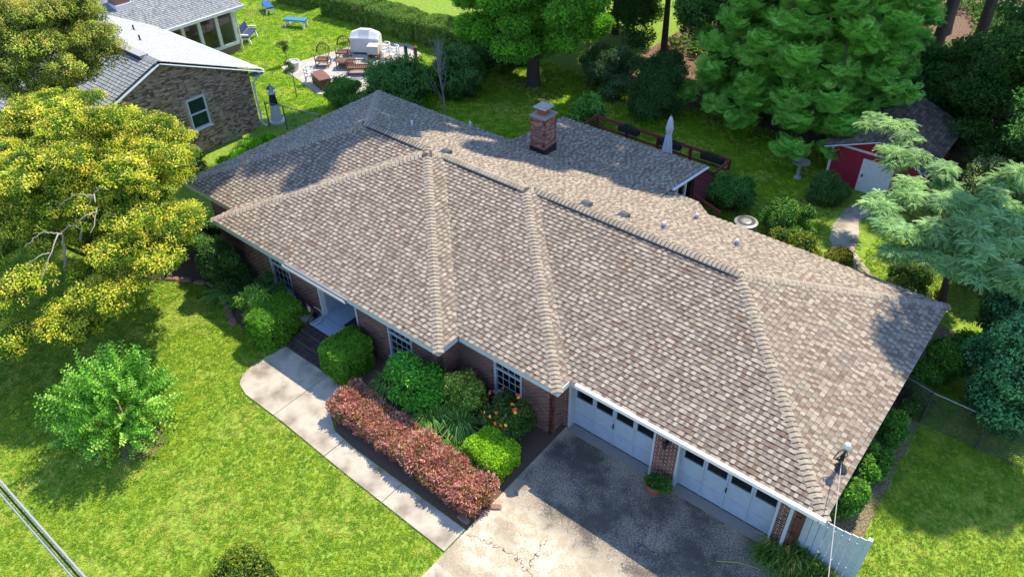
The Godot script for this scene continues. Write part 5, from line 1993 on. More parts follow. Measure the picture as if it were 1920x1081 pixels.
	mb.col = Color(0.25, 0.32, 0.32)
	mb.lathe([Vector2(0.22, 1.74), Vector2(0.18, 1.78), Vector2(0.04, 1.92), Vector2(0.02, 2.0), Vector2(0, 2.02)], 10)
	part(lh, "cap", mb, M.metal)
	# young trees on the back lawn
	for q in [[-7.2, -0.6, 1.7, "slender young tree on the lawn between patio and neighbour's house"], [-10.6, -8.2, 1.6, "small young tree behind the covered grill"], [-11.0, -3.0, 1.1, "tiny sapling at the patio's left corner"]]:
		var y := thing("young_tree", q[3], "tree", Vector3(q[0], 0, q[1]), 0.0, "young trees on the back lawn")
		mb = MB.new()
		mb.col = Color(1, 1, 1)
		mb.tube([Vector3.ZERO, Vector3(0.03, q[2], 0)], [0.025, 0.015], 6)
		part(y, "trunk", mb, M.bark)
		scatter(y, "crown", blobs(Vector3(0, q[2], 0), Vector3(0.25, 0.3, 0.25), 5, 0.1, 0.2), 70, mid_leaf, M.leaf, 0.6, 0.9, [Color(0.06, 0.1, 0.03), Color(0.08, 0.13, 0.03)])
	# ornaments at the patio's far end
	for q in [[-6.1, -7.5, 0.8, "dark garden post right of the white chairs"], [-5.6, -7.75, 0.75, "rusty brown garden post next to the dark one"]]:
		var o := thing("garden_post", q[3], "post", Vector3(q[0], 0.05, q[1]))
		mb = MB.new()
		mb.col = [Color(0.05, 0.055, 0.06), Color(0.2, 0.07, 0.05)][0 if q[3].begins_with("dark") else 1]
		mb.lathe([Vector2(0.14, 0), Vector2(0.12, 0.1), Vector2(0.09, 0.15), Vector2(0.1, q[2]), Vector2(0.14, q[2] + 0.02), Vector2(0, q[2] + 0.12)], 10)
		part(o, "shaft", mb, M.stone)
	var wb := thing("white_planter", "white planter at the patio's left tip", "planter", Vector3(-10.1, 0.05, -2.75))
	mb = MB.new()
	mb.col = Color(0.75, 0.74, 0.72)
	mb.lathe([Vector2(0.25, 0), Vector2(0.34, 0.45), Vector2(0.37, 0.47), Vector2(0.33, 0.47), Vector2(0.28, 0.38), Vector2(0, 0.38)], 14)
	part(wb, "bowl", mb, M.stone)
	# red deck and folded umbrella behind the low roof
	var dk := thing("red_deck", "dark red wooden deck with railings behind the low rear roof", "deck", Vector3.ZERO)
	var red := Color(0.17, 0.03, 0.025)
	for k in 22:
		mb = MB.new()
		mb.col = red * rf(0.7, 1.1)
		mb.box(Vector3(7.6, 0.4, -6.2 + 0.14 * k), Vector3(14.35, 0.44, -6.2 + 0.14 * k + 0.13))
		part(dk, "plank", mb, M.wood)
	for q in [[7.6, -6.2], [9.2, -6.2], [10.8, -6.2], [12.4, -6.2], [14.2, -6.2], [7.6, -4.6], [14.2, -4.9]]:
		mb = MB.new()
		mb.col = red
		mb.box(Vector3(q[0], 0, q[1]), Vector3(q[0] + 0.1, 1.25, q[1] + 0.1))
		part(dk, "post", mb, M.wood)
	for q in [[7.6, -6.15, 14.3, -6.15], [7.65, -6.2, 7.65, -3.6], [14.25, -6.2, 14.25, -4.8]]:
		for y in [0.78, 1.25]:
			mb = MB.new()
			mb.col = red * 1.6
			mb.bar(Vector3(q[0], y, q[1]), Vector3(q[2], y, q[3]), 0.14 if y > 1 else 0.09, 0.045)
			part(dk, "rail", mb, M.wood)
	for k in 4:
		mb = MB.new()
		mb.col = red * 1.3
		mb.box(Vector3(14.4 + 0.28 * k, 0.34 - 0.1 * k, -2.9), Vector3(14.4 + 0.28 * k + 0.26, 0.4 - 0.1 * k, -1.2))
		part(dk, "step", mb, M.wood)
	for z in [-2.95, -1.15]:
		mb = MB.new()
		mb.col = red * 1.5
		mb.bar(Vector3(14.35, 1.2, z), Vector3(15.5, 0.85, z), 0.1, 0.06)
		mb.bar(Vector3(15.5, 0, z), Vector3(15.5, 0.9, z), 0.09, 0.09)
		part(dk, "rail", mb, M.wood)
	for q in [[9.4, "left"], [11.5, "middle"], [13.5, "right"]]:
		var o := thing("rail_planter", "dark planter box hung on the deck rail, %s of the three" % q[1], "planter", Vector3(q[0], 1.0, -6.1), 0.0, "planter boxes on the deck rail")
		mb = MB.new()
		mb.col = Color(0.025, 0.022, 0.022)
		mb.box(Vector3(-0.5, 0, -0.14), Vector3(0.5, 0.26, 0.14))
		part(o, "box", mb, M.plain)
		scatter(o, "foliage", [[Vector3(0, 0.3, 0), Vector3(0.4, 0.08, 0.1)]], 40, small_leaf, M.leaf, 0.6, 1.0, [Color(0.03, 0.09, 0.03), Color(0.05, 0.12, 0.03)])
	var um := thing("folded_umbrella", "folded white patio umbrella on the deck behind the low roof", "umbrella", Vector3(11.75, 0.44, -5.35))
	mb = MB.new()
	mb.col = Color(0.2, 0.14, 0.1)
	mb.tube([Vector3(0, 0, 0), Vector3(0, 2.45, 0)], [0.025, 0.025], 8)
	part(um, "pole", mb, M.wood)
	mb = MB.new()
	mb.col = Color(0.72, 0.73, 0.74)
	var prev := []
	for k in 7:
		var y: float = [0.75, 0.95, 1.3, 1.55, 1.8, 2.2, 2.4][k]
		var r: float = [0.24, 0.2, 0.16, 0.12, 0.17, 0.1, 0.02][k]
		var ring := []
		for i in 16:
			var a := TAU * i / 16
			var rr := r * (1.0 if i % 2 else 0.62)
			ring.append(Vector3(cos(a) * rr, y - (0.12 if k == 0 and i % 2 else 0.0), sin(a) * rr))
		if prev.size():
			for i in 16:
				var j := (i + 1) % 16
				mb.quad(prev[j], prev[i], ring[i], ring[j])
		prev = ring
	part(um, "canopy", mb, M.cloth)
	# air conditioner behind the house
	var ac := thing("air_conditioner", "round-topped outdoor air conditioner behind the rear eave", "air conditioner", Vector3(16.62, 0, -2.9))
	mb = MB.new()
	mb.col = Color(0.27, 0.27, 0.25)
	mb.lathe([Vector2(0.42, 0), Vector2(0.42, 0.85), Vector2(0.44, 0.87), Vector2(0.44, 0.92), Vector2(0.34, 0.95)], 24)
	part(ac, "casing", mb, M.smooth)
	mb = MB.new()
	mb.col = Color(0.05, 0.05, 0.05)
	mb.lathe([Vector2(0.34, 0.94), Vector2(0.2, 0.945)], 24)
	part(ac, "grille", mb, M.plain)
	mb = MB.new()
	mb.col = Color(0.22, 0.22, 0.21)
	mb.lathe([Vector2(0.2, 0.95), Vector2(0.12, 0.97), Vector2(0, 0.97)], 20)
	part(ac, "motor_cap", mb, M.smooth)
	# birdbath and edging by the shed
	var bb := thing("birdbath", "pale stone birdbath beside the red shed", "birdbath", Vector3(16.35, 0, -8.7))
	mb = MB.new()
	mb.col = Color(0.46, 0.43, 0.38)
	mb.lathe([Vector2(0.2, 0), Vector2(0.18, 0.06), Vector2(0.08, 0.12), Vector2(0.08, 0.6), Vector2(0.14, 0.66)], 12)
	part(bb, "pedestal", mb, M.stone)
	mb = MB.new()
	mb.col = Color(0.36, 0.35, 0.32)
	mb.lathe([Vector2(0.12, 0.65), Vector2(0.38, 0.76), Vector2(0.38, 0.8), Vector2(0.34, 0.79), Vector2(0.1, 0.7), Vector2(0, 0.7)], 18)
	part(bb, "bowl", mb, M.stone)

func tree(called: String, label: String, base: Vector3, top: float, r0: float, lobes: Array, n: int, mesh: Mesh, s0: float, s1: float, pal: Array, tips: Array, limbs: int, bark: Material, lean := Vector3.ZERO, outward := 0.5, lift := 0.25, group := "", category := "tree") -> Node3D:
	var o := thing(called, label, category, base, 0.0, group)
	trunk_and_limbs(o, Vector3.ZERO, Vector3(lean.x, top, lean.z), r0, r0 * 0.35, lobes, limbs, bark)
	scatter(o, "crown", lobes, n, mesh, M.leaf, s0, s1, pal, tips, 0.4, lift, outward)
	return o

func tiers(levels: int, y0: float, y1: float, r0: float, r1: float, per: int, size: float, droop: float, bulge := 1.0) -> Array:
	# boughs that reach out and hang a little, level over level
	var l := []
	for k in levels:
		var t := k / float(levels - 1)
		var r := lerpf(r0, r1, pow(t, bulge))
		var count := maxi(3, int(per * r / maxf(r0, r1) + 0.5))
		var off := rf(0, TAU)
		for i in count:
			var a := off + TAU * (i + rf(-0.3, 0.3)) / count
			var reach := r * rf(0.78, 1.08)
			for j in 3:
				var f: float = [1.0, 0.72, 0.42][j]
				var s: float = size * [0.8, 1.0, 0.9][j] * lerpf(1.0, 0.7, t)
				l.append([Vector3(cos(a) * reach * f, lerpf(y0, y1, t) - droop * f * f + rf(-0.2, 0.2), sin(a) * reach * f), Vector3(s, s * 0.42, s)])
	return l

func trees() -> void:
	var ylw := leaf_cluster(20, 0.19, 0.095, 0.048, 0.8)
	# 1: the yellow-green tree at the left
	var lobes := []
	for k in 170:
		var d := (rdir() + Vector3(0, 0.3, 0)).normalized()
		d.y = maxf(d.y, -0.3)
		var p := Vector3(0.2, 4.1, -0.3) + d * Vector3(4.0, 2.9, 3.5) * rf(0.62, 1.08)
		var s := rf(0.45, 0.95)
		lobes.append([p, Vector3(s, s * 0.17, s)])
	for q in [[4.3, 3.2, 1.6], [4.0, 2.6, 2.4], [3.2, 2.6, 3.4], [3.0, 3.6, 2.8], [4.6, 4.0, -0.3], [4.4, 3.9, -1.4], [1.8, 2.4, 4.1], [2.6, 2.2, 4.2], [0.8, 2.0, 4.2], [4.5, 3.6, 0.8], [4.2, 3.4, -0.8], [3.9, 4.4, 0.4], [4.0, 2.3, 1.2], [-0.6, 2.2, 4.0], [3.4, 2.0, 2.6]]:
		for j in 2:
			lobes.append([Vector3(q[0], q[1], q[2]) + rdir() * 0.4, Vector3(0.75, 0.28, 0.75)])
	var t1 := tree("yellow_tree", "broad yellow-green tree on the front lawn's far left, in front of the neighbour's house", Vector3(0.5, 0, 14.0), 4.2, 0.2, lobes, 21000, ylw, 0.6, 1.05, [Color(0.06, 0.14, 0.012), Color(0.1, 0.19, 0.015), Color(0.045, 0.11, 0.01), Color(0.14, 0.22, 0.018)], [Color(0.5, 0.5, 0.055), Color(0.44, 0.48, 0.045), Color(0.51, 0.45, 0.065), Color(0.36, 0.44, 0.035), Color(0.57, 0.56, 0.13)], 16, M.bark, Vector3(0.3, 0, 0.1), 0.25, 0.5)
	for q in [[Vector3(2.6, 4.1, 0.9), Vector3(3.3, 5.6, 0.3), Vector3(4.0, 5.5, 0.6), Vector3(4.5, 5.25, 1.1)], [Vector3(2.8, 3.6, 1.6), Vector3(3.4, 5.0, 1.5), Vector3(3.9, 4.9, 2.1), Vector3(4.2, 4.5, 2.6)]]:
		var mb := MB.new()
		mb.col = Color(1.3, 1.3, 1.3)
		for br in [[q, 0.045], [[q[1], q[1] + Vector3(-0.3, 0.1, 0.45), q[1] + Vector3(-0.2, -0.05, 0.95)], 0.026], [[q[2], q[2] + Vector3(0.15, 0.12, 0.4), q[2] + Vector3(0.05, -0.05, 0.75)], 0.022], [[q[1], q[1] + Vector3(0.3, 0.3, -0.2), q[1] + Vector3(0.75, 0.35, -0.25)], 0.02]]:
			var cv := Curve3D.new()
			for k in br[0].size():
				var p: Vector3 = br[0][k]
				var dv: Vector3 = ((br[0][mini(k + 1, br[0].size() - 1)] as Vector3) - (br[0][maxi(k - 1, 0)] as Vector3)) * 0.2
				cv.add_point(p, -dv, dv)
			var pts := []
			var rad := []
			for k in 13:
				pts.append(cv.sample_baked(cv.get_baked_length() * k / 12.0) + rdir() * 0.035)
				rad.append(float(br[1]) * (1.0 - 0.82 * k / 12.0))
			mb.tube(pts, rad, 6)
		part(t1, "bare_branch", mb, M.pale_bark)
	# 2: olive tree before the neighbour's house
	lobes = blobs(Vector3(0.2, 6.7, -1.0), Vector3(2.5, 1.9, 2.4), 60, 0.5, 0.9, 0.6, 0.3, 0.25)
	tree("olive_tree", "olive and rust coloured tree in the top left corner, before the neighbour's roof", Vector3(-5.4, 0, 11.9), 6.0, 0.16, lobes, 6500, ylw, 0.6, 1.05, [Color(0.1, 0.14, 0.025), Color(0.13, 0.17, 0.03), Color(0.07, 0.11, 0.02)], [Color(0.44, 0.46, 0.1), Color(0.44, 0.38, 0.11), Color(0.34, 0.41, 0.08), Color(0.26, 0.35, 0.07)], 14, M.bark)
	# 3: green tree behind the house
	lobes = blobs(Vector3(0, 6.3, 0), Vector3(3.7, 5.4, 3.6), 105, 0.6, 1.1, 0.6, 0.25, 0.0) + blobs(Vector3(0.7, 18.0, 1.4), Vector3(4.6, 8.0, 3.8), 110, 0.6, 1.1, 0.6, 0.4, 0.0)
	tree("maple_tree", "big mid-green tree rising from the back lawn at top centre", Vector3(1.6, 0, -9.2), 24.5, 0.3, lobes, 80000, big_leaf, 0.6, 1.0, [Color(0.06, 0.21, 0.018), Color(0.085, 0.26, 0.022), Color(0.11, 0.31, 0.025)], [Color(0.16, 0.4, 0.03), Color(0.2, 0.44, 0.035), Color(0.13, 0.35, 0.03)], 20, M.bark, Vector3(0.2, 0, 0), 0.5, 0.1)
	# 4: bald cypress with layered boughs
	var spray := MB.new()
	for k in 13:
		var a := -1.25 + 2.5 * k / 12.0
		var d := Vector3(sin(a), cos(a), 0.0)
		for s in 3:
			spray.col = Color(1, 1, 1) * rf(0.8, 1.25)
			var p := d * 0.16 * s
			one_leaf(spray, p + Vector3(0, 0, 0.03 * s * s), d * 0.22 + Vector3(0, 0, 0.05 * s + rf(-0.02, 0.02)), d.cross(Vector3.BACK).normalized() * 0.052, Vector3(0, 0, -0.015))
	var spray_mesh := spray.done()
	var cy := tiers(20, 2.4, 21.0, 4.9, 1.0, 13, 0.8, 1.0, 1.2)
	var cyp := thing("cypress_tree", "huge feathery cypress with layered drooping boughs at top right of centre", "tree", Vector3(14.1, 0, -13.4))
	trunk_and_limbs(cyp, Vector3.ZERO, Vector3(0.2, 21.5, 0), 0.45, 0.06, cy, 60, M.bark, 0.12)
	layered(cyp, cy, 60000, spray_mesh, 0.4, 0.8, [Color(0.13, 0.34, 0.05), Color(0.17, 0.4, 0.065), Color(0.1, 0.28, 0.045)], [Color(0.23, 0.5, 0.11), Color(0.3, 0.58, 0.15), Color(0.19, 0.45, 0.09)])
	# 5: mimosa with pale feathery fronds
	var feather := frond_fan(7, 0.32, 0.085, 8, 0.5, TAU, 0.4)
	lobes = []
	for q in [[-2.7, 3.6, 1.1], [-2.4, 3.8, 0.2], [-3.4, 3.7, -1.5], [-4.6, 3.6, -4.1], [-3.9, 3.7, -4.0], [-3.1, 3.8, -2.7], [-2.3, 3.9, -1.7], [-1.5, 3.9, -0.9], [-1.7, 3.8, 0.9], [-0.9, 4.0, 1.3], [-0.4, 4.1, 0.6], [0, 4.3, 0.1], [0.7, 4.2, -0.1], [0.8, 4.3, 1.6], [0.2, 4.3, 2.2], [-0.4, 4, 2.2], [-1.1, 3.9, 2.6], [-1.6, 3.8, 2.6], [-1.3, 3.2, 3], [-0.5, 3.4, 2.9], [0.1, 3.6, 2.5], [0.7, 3.9, 2.5], [1.3, 3.9, 2], [1.2, 3.7, 3.2], [0.6, 3.6, 3.5], [0, 3.4, 3.5], [0.5, 4.3, -1.7], [0, 4.3, -1.4], [1.7, 3.9, 3.7], [0.1, 4.1, 0.9], [-2.3, 3.7, 1.9]]:
		for j in 2:
			lobes.append([Vector3(q[0], q[1], q[2]) + rdir() * 0.3, Vector3(0.38, 0.12, 0.38)])
	tree("mimosa_tree", "mimosa tree with pale blue-green feathery fronds in front of the red shed", Vector3(23.6, 0, -3.9), 3.4, 0.14, lobes, 1750, feather, 0.7, 1.15, [Color(0.1, 0.22, 0.09), Color(0.14, 0.28, 0.12), Color(0.07, 0.17, 0.08), Color(0.19, 0.33, 0.16)], [Color(0.29, 0.45, 0.24), Color(0.24, 0.41, 0.16), Color(0.2, 0.36, 0.21)], 18, M.bark, Vector3(-0.3, 0, -0.4), 0.1, 0.4)
	# tall dark pine beyond the right edge: its shade falls on the roof's right end
	for q in [[25.6, -6.2, 13.0, "tall pine at the right edge behind the mimosa", 2.6], [19.4, -22.4, 17.0, "leaning pine trunk right of the shed roof", 3.4], [20.9, -21.8, 16.0, "pine trunk nearest the right edge in the wood", 3.2], [16.4, -29.8, 18.0, "farthest dark pine trunk in the wood", 3.2], [17.8, -20.5, 15.0, "pine half hidden by the cypress", 3.0], [13.0, -25.0, 16.0, "pine left of the cypress top", 3.0]]:
		lobes = blobs(Vector3(0, q[2] - 1.5, 0), Vector3(q[4], 3.2, q[4]), 40, 0.5, 1.0, 0.6, 0.35, 0.1)
		var o := tree("pine_tree", q[3], Vector3(q[0], 0, q[1]), q[2], 0.32, lobes, 2600, spray_mesh, 0.8, 1.4, [Color(0.03, 0.09, 0.03), Color(0.045, 0.12, 0.035)], [], 12, M.bark, Vector3(rf(-0.6, 0.6), 0, rf(-0.6, 0.6)), 0.5, 0.1, "pines at the wood's edge")
	# dark broadleaf trees of the wood behind
	var dk := [Color(0.028, 0.085, 0.02), Color(0.042, 0.12, 0.026), Color(0.055, 0.15, 0.034)]
	var dt := [Color(0.075, 0.21, 0.045), Color(0.1, 0.26, 0.06), Color(0.12, 0.28, 0.085)]
	for q in [[9.8, -13.2, 25.0, 4.4, "dark tree between the big green tree and the cypress", 0], [5.0, -16.8, 9.0, 3.4, "dark tree behind the big green tree", 1], [10.8, -17.5, 22.0, 3.4, "dark tree with paler tips far behind the rear deck", 2], [1.0, -18.0, 9.0, 3.6, "bright tree at the top edge left of the dark wood", 3], [-3.8, -16.4, 8.0, 3.2, "tree behind the long back hedge's right end", 3], [-1.4, -11.4, 26.0, 3.6, "tall slender-trunked tree left of the big green tree, its crown above the picture", 4], [23.6, -14.5, 7.5, 3.0, "dark tree right of the shed roof", 1], [26.2, -11.2, 7.0, 2.8, "dark tree at the right edge above the white-flecked shrub", 0], [20.0, -16.8, 4.0, 1.8, "low dark tree behind the shed roof, before the pine trunks", 1]]:
		lobes = blobs(Vector3(0, q[2] * 0.52, 0), Vector3(q[3], q[2] * 0.48, q[3]), 60 if q[2] < 15 else 150, 0.6, 1.1, 0.7, 0.28, 0.1)
		if q[5] == 4:
			lobes = blobs(Vector3(0, 18.5, 0), Vector3(q[3], 7.5, q[3]), 130, 0.6, 1.1, 0.7, 0.4, 0.1)
		var pal: Array = dk if q[5] < 3 else [Color(0.05, 0.16, 0.02), Color(0.07, 0.2, 0.025)]
		var tp: Array = [dt, [Color(0.06, 0.15, 0.03)], [Color(0.12, 0.25, 0.12), Color(0.08, 0.18, 0.07)], [Color(0.12, 0.28, 0.03), Color(0.16, 0.32, 0.05)], dt][q[5]]
		tree("broadleaf_tree", q[4], Vector3(q[0], 0, q[1]), q[2] * 0.8, 0.2, lobes, 6500 if q[2] < 15 else 46000, big_leaf, 0.6, 1.0, pal, tp, 10, M.bark, Vector3.ZERO, 0.5, 0.15, "trees of the wood behind")
	# shrubs behind the house
	bush("holly_shrub", "big dark holly-like shrub left of the bare sapling, beside the patio", Vector3(-2.4, 0, -3.4), Vector3(1.9, 1.15, 2.1), 4200, dk, dt, null, 1.15, 26)
	bush("holly_shrub", "dark shrub at the back lawn's left edge, right of the bare sapling", Vector3(-0.9, 0, -6.3), Vector3(1.7, 1.3, 1.7), 3600, dk, dt, null, 1.15, 24)
	bush("holly_shrub", "lighter green shrub between patio and house roof corner", Vector3(-4.0, 0, -1.4), Vector3(1.3, 0.75, 1.0), 2200, [Color(0.05, 0.14, 0.02), Color(0.07, 0.18, 0.03)], [Color(0.12, 0.27, 0.05)], null, 1.0, 16)
	bush("holly_shrub", "shrub touching the roof's far corner from behind", Vector3(-0.6, 0, -1.9), Vector3(1.2, 0.75, 0.9), 2000, dk, dt, null, 1.1, 14)
	bush("understory_shrub", "dark evergreen under the cypress at the back lawn's right edge", Vector3(8.6, 0, -9.9), Vector3(1.9, 1.7, 1.5), 3600, dk, [Color(0.04, 0.11, 0.03)], null, 1.2, 22)
	bush("understory_shrub", "silvery-tipped shrub right of the big green tree's trunk", Vector3(5.3, 0, -10.4), Vector3(1.6, 1.6, 1.4), 3400, dk, [Color(0.16, 0.26, 0.16), Color(0.07, 0.16, 0.06)], null, 1.1, 20)
	bush("understory_shrub", "dark shrub left of the big green tree's trunk", Vector3(-1.2, 0, -9.8), Vector3(1.8, 1.4, 1.5), 3400, dk, dt, null, 1.2, 20)
	bush("loquat_shrub", "light green big-leaved shrub by the deck's far railing", Vector3(6.7, 0, -6.9), Vector3(0.95, 0.95, 0.85), 900, [Color(0.06, 0.19, 0.03), Color(0.09, 0.25, 0.045)], [Color(0.15, 0.34, 0.08)], big_leaf, 0.95, 12)
	bush("rear_shrub", "long glossy shrub row's left part behind the rear eave", Vector3(15.3, 0, -4.6), Vector3(1.2, 0.75, 0.9), 2600, [Color(0.03, 0.12, 0.02), Color(0.045, 0.16, 0.03)], [Color(0.09, 0.25, 0.05), Color(0.07, 0.2, 0.04)], mid_leaf, 1.0, 18)
	bush("rear_shrub", "glossy shrub behind the round air conditioner", Vector3(17.9, 0, -4.2), Vector3(1.1, 0.75, 0.9), 2400, [Color(0.03, 0.12, 0.02), Color(0.045, 0.16, 0.03)], [Color(0.09, 0.25, 0.05), Color(0.16, 0.26, 0.03)], mid_leaf, 1.0, 16)
	bush("rear_shrub", "shrub with yellow-green patches at the rear row's right end", Vector3(18.7, 0, -3.0), Vector3(1.0, 0.7, 0.8), 2000, [Color(0.05, 0.13, 0.02), Color(0.07, 0.15, 0.02)], [Color(0.26, 0.28, 0.03), Color(0.14, 0.2, 0.03)], null, 1.0, 14)
	bush("rear_shrub", "yellowing shrub beside the garden path near the rear eave", Vector3(20.1, 0, -2.9), Vector3(0.9, 0.55, 0.7), 1400, [Color(0.08, 0.14, 0.02), Color(0.12, 0.17, 0.03)], [Color(0.28, 0.26, 0.05), Color(0.2, 0.22, 0.04)], null, 0.95, 12)
	bush("shed_shrub", "round dark shrub in front of the red shed", Vector3(18.0, 0, -7.7), Vector3(0.95, 0.6, 0.8), 1700, [Color(0.035, 0.1, 0.03), Color(0.05, 0.13, 0.03)], [Color(0.08, 0.18, 0.05)], null, 0.9, 14)
	bush("understory_shrub", "yellow-green low shrub in the mimosa's shade", Vector3(22.4, 0, -3.6), Vector3(0.9, 0.5, 0.8), 1500, dk, [Color(0.12, 0.2, 0.03), Color(0.2, 0.24, 0.04)], null, 1.0, 12)
	bush("understory_shrub", "dark teal shrub behind the mimosa's trunk", Vector3(24.6, 0, -5.6), Vector3(1.4, 1.1, 1.2), 2600, [Color(0.025, 0.09, 0.04), Color(0.035, 0.12, 0.05)], [Color(0.06, 0.18, 0.09)], null, 1.1, 18)
	bush("flecked_shrub", "dark shrub flecked with cream right of the mimosa", Vector3(24.2, 0, -8.9), Vector3(2.0, 1.5, 1.9), 4200, dk, [Color(0.36, 0.4, 0.24), Color(0.08, 0.16, 0.06), Color(0.2, 0.27, 0.14)], null, 1.1, 26)
	bush("evergreen_mass", "big blue-green evergreen at the right edge above the wire fence", Vector3(26.5, 0, 0.5), Vector3(1.7, 1.9, 1.9), 4200, [Color(0.025, 0.09, 0.04), Color(0.035, 0.12, 0.05)], [Color(0.1, 0.3, 0.15), Color(0.12, 0.34, 0.17), Color(0.06, 0.2, 0.1)], null, 1.15, 26)
	bush("evergreen_mass", "second blue-green evergreen behind the first at the right edge", Vector3(26.3, 0, -3.2), Vector3(1.6, 1.6, 1.7), 3600, [Color(0.025, 0.09, 0.04), Color(0.035, 0.12, 0.05)], [Color(0.1, 0.28, 0.14), Color(0.06, 0.2, 0.1)], null, 1.15, 22)
	bush("side_shrub", "bright green shrub at the house's right rear corner", Vector3(24.55, 0, 0.0), Vector3(0.75, 0.85, 1.3), 2400, [Color(0.04, 0.13, 0.02), Color(0.055, 0.17, 0.025)], [Color(0.1, 0.26, 0.03)], null, 1.0, 18)
	bush("side_shrub", "dark shrub by the wire fence's house end", Vector3(24.35, 0, 1.9), Vector3(0.5, 0.6, 0.6), 1000, dk, [Color(0.09, 0.19, 0.03)], null, 0.95, 10)
	for q in [[3.6, 0.6, "upper low leafy plant along the right house wall"], [5.0, 0.5, "middle low leafy plant along the right house wall"], [6.6, 0.52, "lowest leafy plant along the right house wall, nearest the gate"]]:
		bush("wall_plant", q[2], Vector3(24.2, 0, q[0]), Vector3(0.4, q[1], 0.8), 1200, [Color(0.045, 0.15, 0.02), Color(0.07, 0.2, 0.03)], [Color(0.13, 0.32, 0.04), Color(0.1, 0.26, 0.04)], mid_leaf, 0.95, 12, "shrub", "leafy plants along the right wall")
	bush("neighbour_hedge", "bright green low hedge between the two houses", Vector3(-3.9, 0, 4.2), Vector3(0.7, 0.3, 2.4), 2600, [Color(0.1, 0.3, 0.02), Color(0.13, 0.36, 0.02)], [Color(0.2, 0.46, 0.02), Color(0.24, 0.5, 0.03)], small_leaf, 1.1, 26, "hedge")
	bush("white_flower_shrub", "shrub with white flecks at the foot of the neighbour's gable wall", Vector3(-5.0, 0, 7.2), Vector3(0.7, 0.6, 1.0), 1400, dk, [Color(0.5, 0.5, 0.45), Color(0.07, 0.15, 0.04)], null, 0.9, 12)
	# long clipped hedge at the back of the lawn
	for q in [[-13.6, -10.4, 4.2, "long clipped hedge's left section along the back lawn", 0.12], [-9.6, -10.3, 4.0, "long clipped hedge's middle section along the back lawn", 0.0], [-5.7, -10.6, 3.8, "long clipped hedge's right section, nearest the trees", 0.05], [-18.5, -10.2, 3.2, "short clipped hedge at the top left, apart from the long one", 0.15]]:
		clipped("back_hedge", q[3], Vector3(q[0], 0, q[1]), Vector3(q[2], 1.35, 1.9), 5200, [Color(0.04, 0.12, 0.025), Color(0.06, 0.16, 0.03)], [Color(0.16, 0.28, 0.06), Color(0.22, 0.32, 0.1), Color(0.12, 0.24, 0.05)], q[4], mid_leaf, 0.9, "hedge")
	# bare sapling
	var sp := thing("bare_sapling", "thin leafless grey sapling standing behind the roof at top centre", "tree", Vector3(0.5, 0, -3.6))
	var mb := MB.new()
	mb.col = Color(1.1, 1.1, 1.1)
	mb.tube([Vector3.ZERO, Vector3(0.0, 1.2, 0.05), Vector3(-0.15, 2.4, 0.1), Vector3(-0.2, 3.9, 0.1)], [0.045, 0.035, 0.025, 0.006], 6)
	part(sp, "trunk", mb, M.pale_bark)
	for k in 26:
		var y := rf(0.9, 3.2)
		var s := Vector3(-0.1 * y / 2.4, y, 0.07)
		var d := Vector3(rf(-1, 1), 1.5, rf(-1, 1)).normalized()
		var l := rf(0.6, 1.3)
		mb = MB.new()
		mb.col = Color(1.1, 1.1, 1.1)
		mb.tube([s, s + d * l * 0.5 + Vector3(0.03, 0, 0), s + d * l + Vector3(0, l * 0.2, 0)], [0.016, 0.011, 0.004], 4)
		for j in 3:
			var b := s + d * l * (0.4 + 0.2 * j)
			mb.tube([b, b + (d + rdir() * 0.7).normalized() * 0.35], [0.008, 0.003], 4)
		part(sp, "branch", mb, M.pale_bark)
	# small palm by the wood
	var fan := blade_tuft(26, 0.55, 0.75, 0.04, 0.9)
	for q in [[17.6, -17.2, 1.5, "fan palm behind the shed roof"], [18.9, -18.0, 1.2, "smaller fan palm right of the other one"]]:
		var pm := thing("fan_palm", q[3], "palm", Vector3(q[0], 0, q[1]), 0.0, "fan palms behind the shed")
		mb = MB.new()
		mb.col = Color(1, 1, 1)
		mb.tube([Vector3.ZERO, Vector3(0, q[2], 0)], [0.16, 0.13], 8)
		part(pm, "trunk", mb, M.bark)
		var xs := []
		var cs := []
		for k in 16:
			var a := TAU * k / 16.0
			var d := Vector3(cos(a), rf(0.1, 1.0), sin(a)).normalized()
			xs.append(Transform3D(frame(d, rf(0, 6)), Vector3(0, q[2], 0) + d * 0.6))
			cs.append(jitter([Color(0.1, 0.18, 0.06), Color(0.28, 0.25, 0.12), Color(0.07, 0.14, 0.05)][k % 3], 0.15))
		many(pm, "fronds", fan, M.blade, xs, cs)
	# undergrowth of the wood: nobody could count it
	var xs3 := []
	var cs3 := []
	for k in 9000:
		var p := Vector3(rf(4, 34), 0.15, rf(-45, -12))
		if p.x > 16.6 and p.x < 22 and p.z > -15:
			continue
		if noise_at(p.x, p.z) < -0.02:
			continue
		var s := rf(0.8, 1.9)
		xs3.append(Transform3D(frame(Vector3.UP + rdir() * 0.4, rf(0, 6)).scaled(Vector3(s, s, s)), p + Vector3(0, rf(0, 0.35), 0)))
		cs3.append(jitter([Color(0.04, 0.11, 0.02), Color(0.07, 0.17, 0.03), Color(0.12, 0.23, 0.05)][k % 3], 0.2))
	tag(many(self, "undergrowth", big_leaf, M.leaf, xs3, cs3, "stuff"), "low green undergrowth on the brown floor of the wood", "undergrowth")

var patch := FastNoiseLite.new()
func noise_at(x: float, z: float) -> float:
	patch.seed = 77
	patch.frequency = 0.16
	return patch.get_noise_2d(x, z)

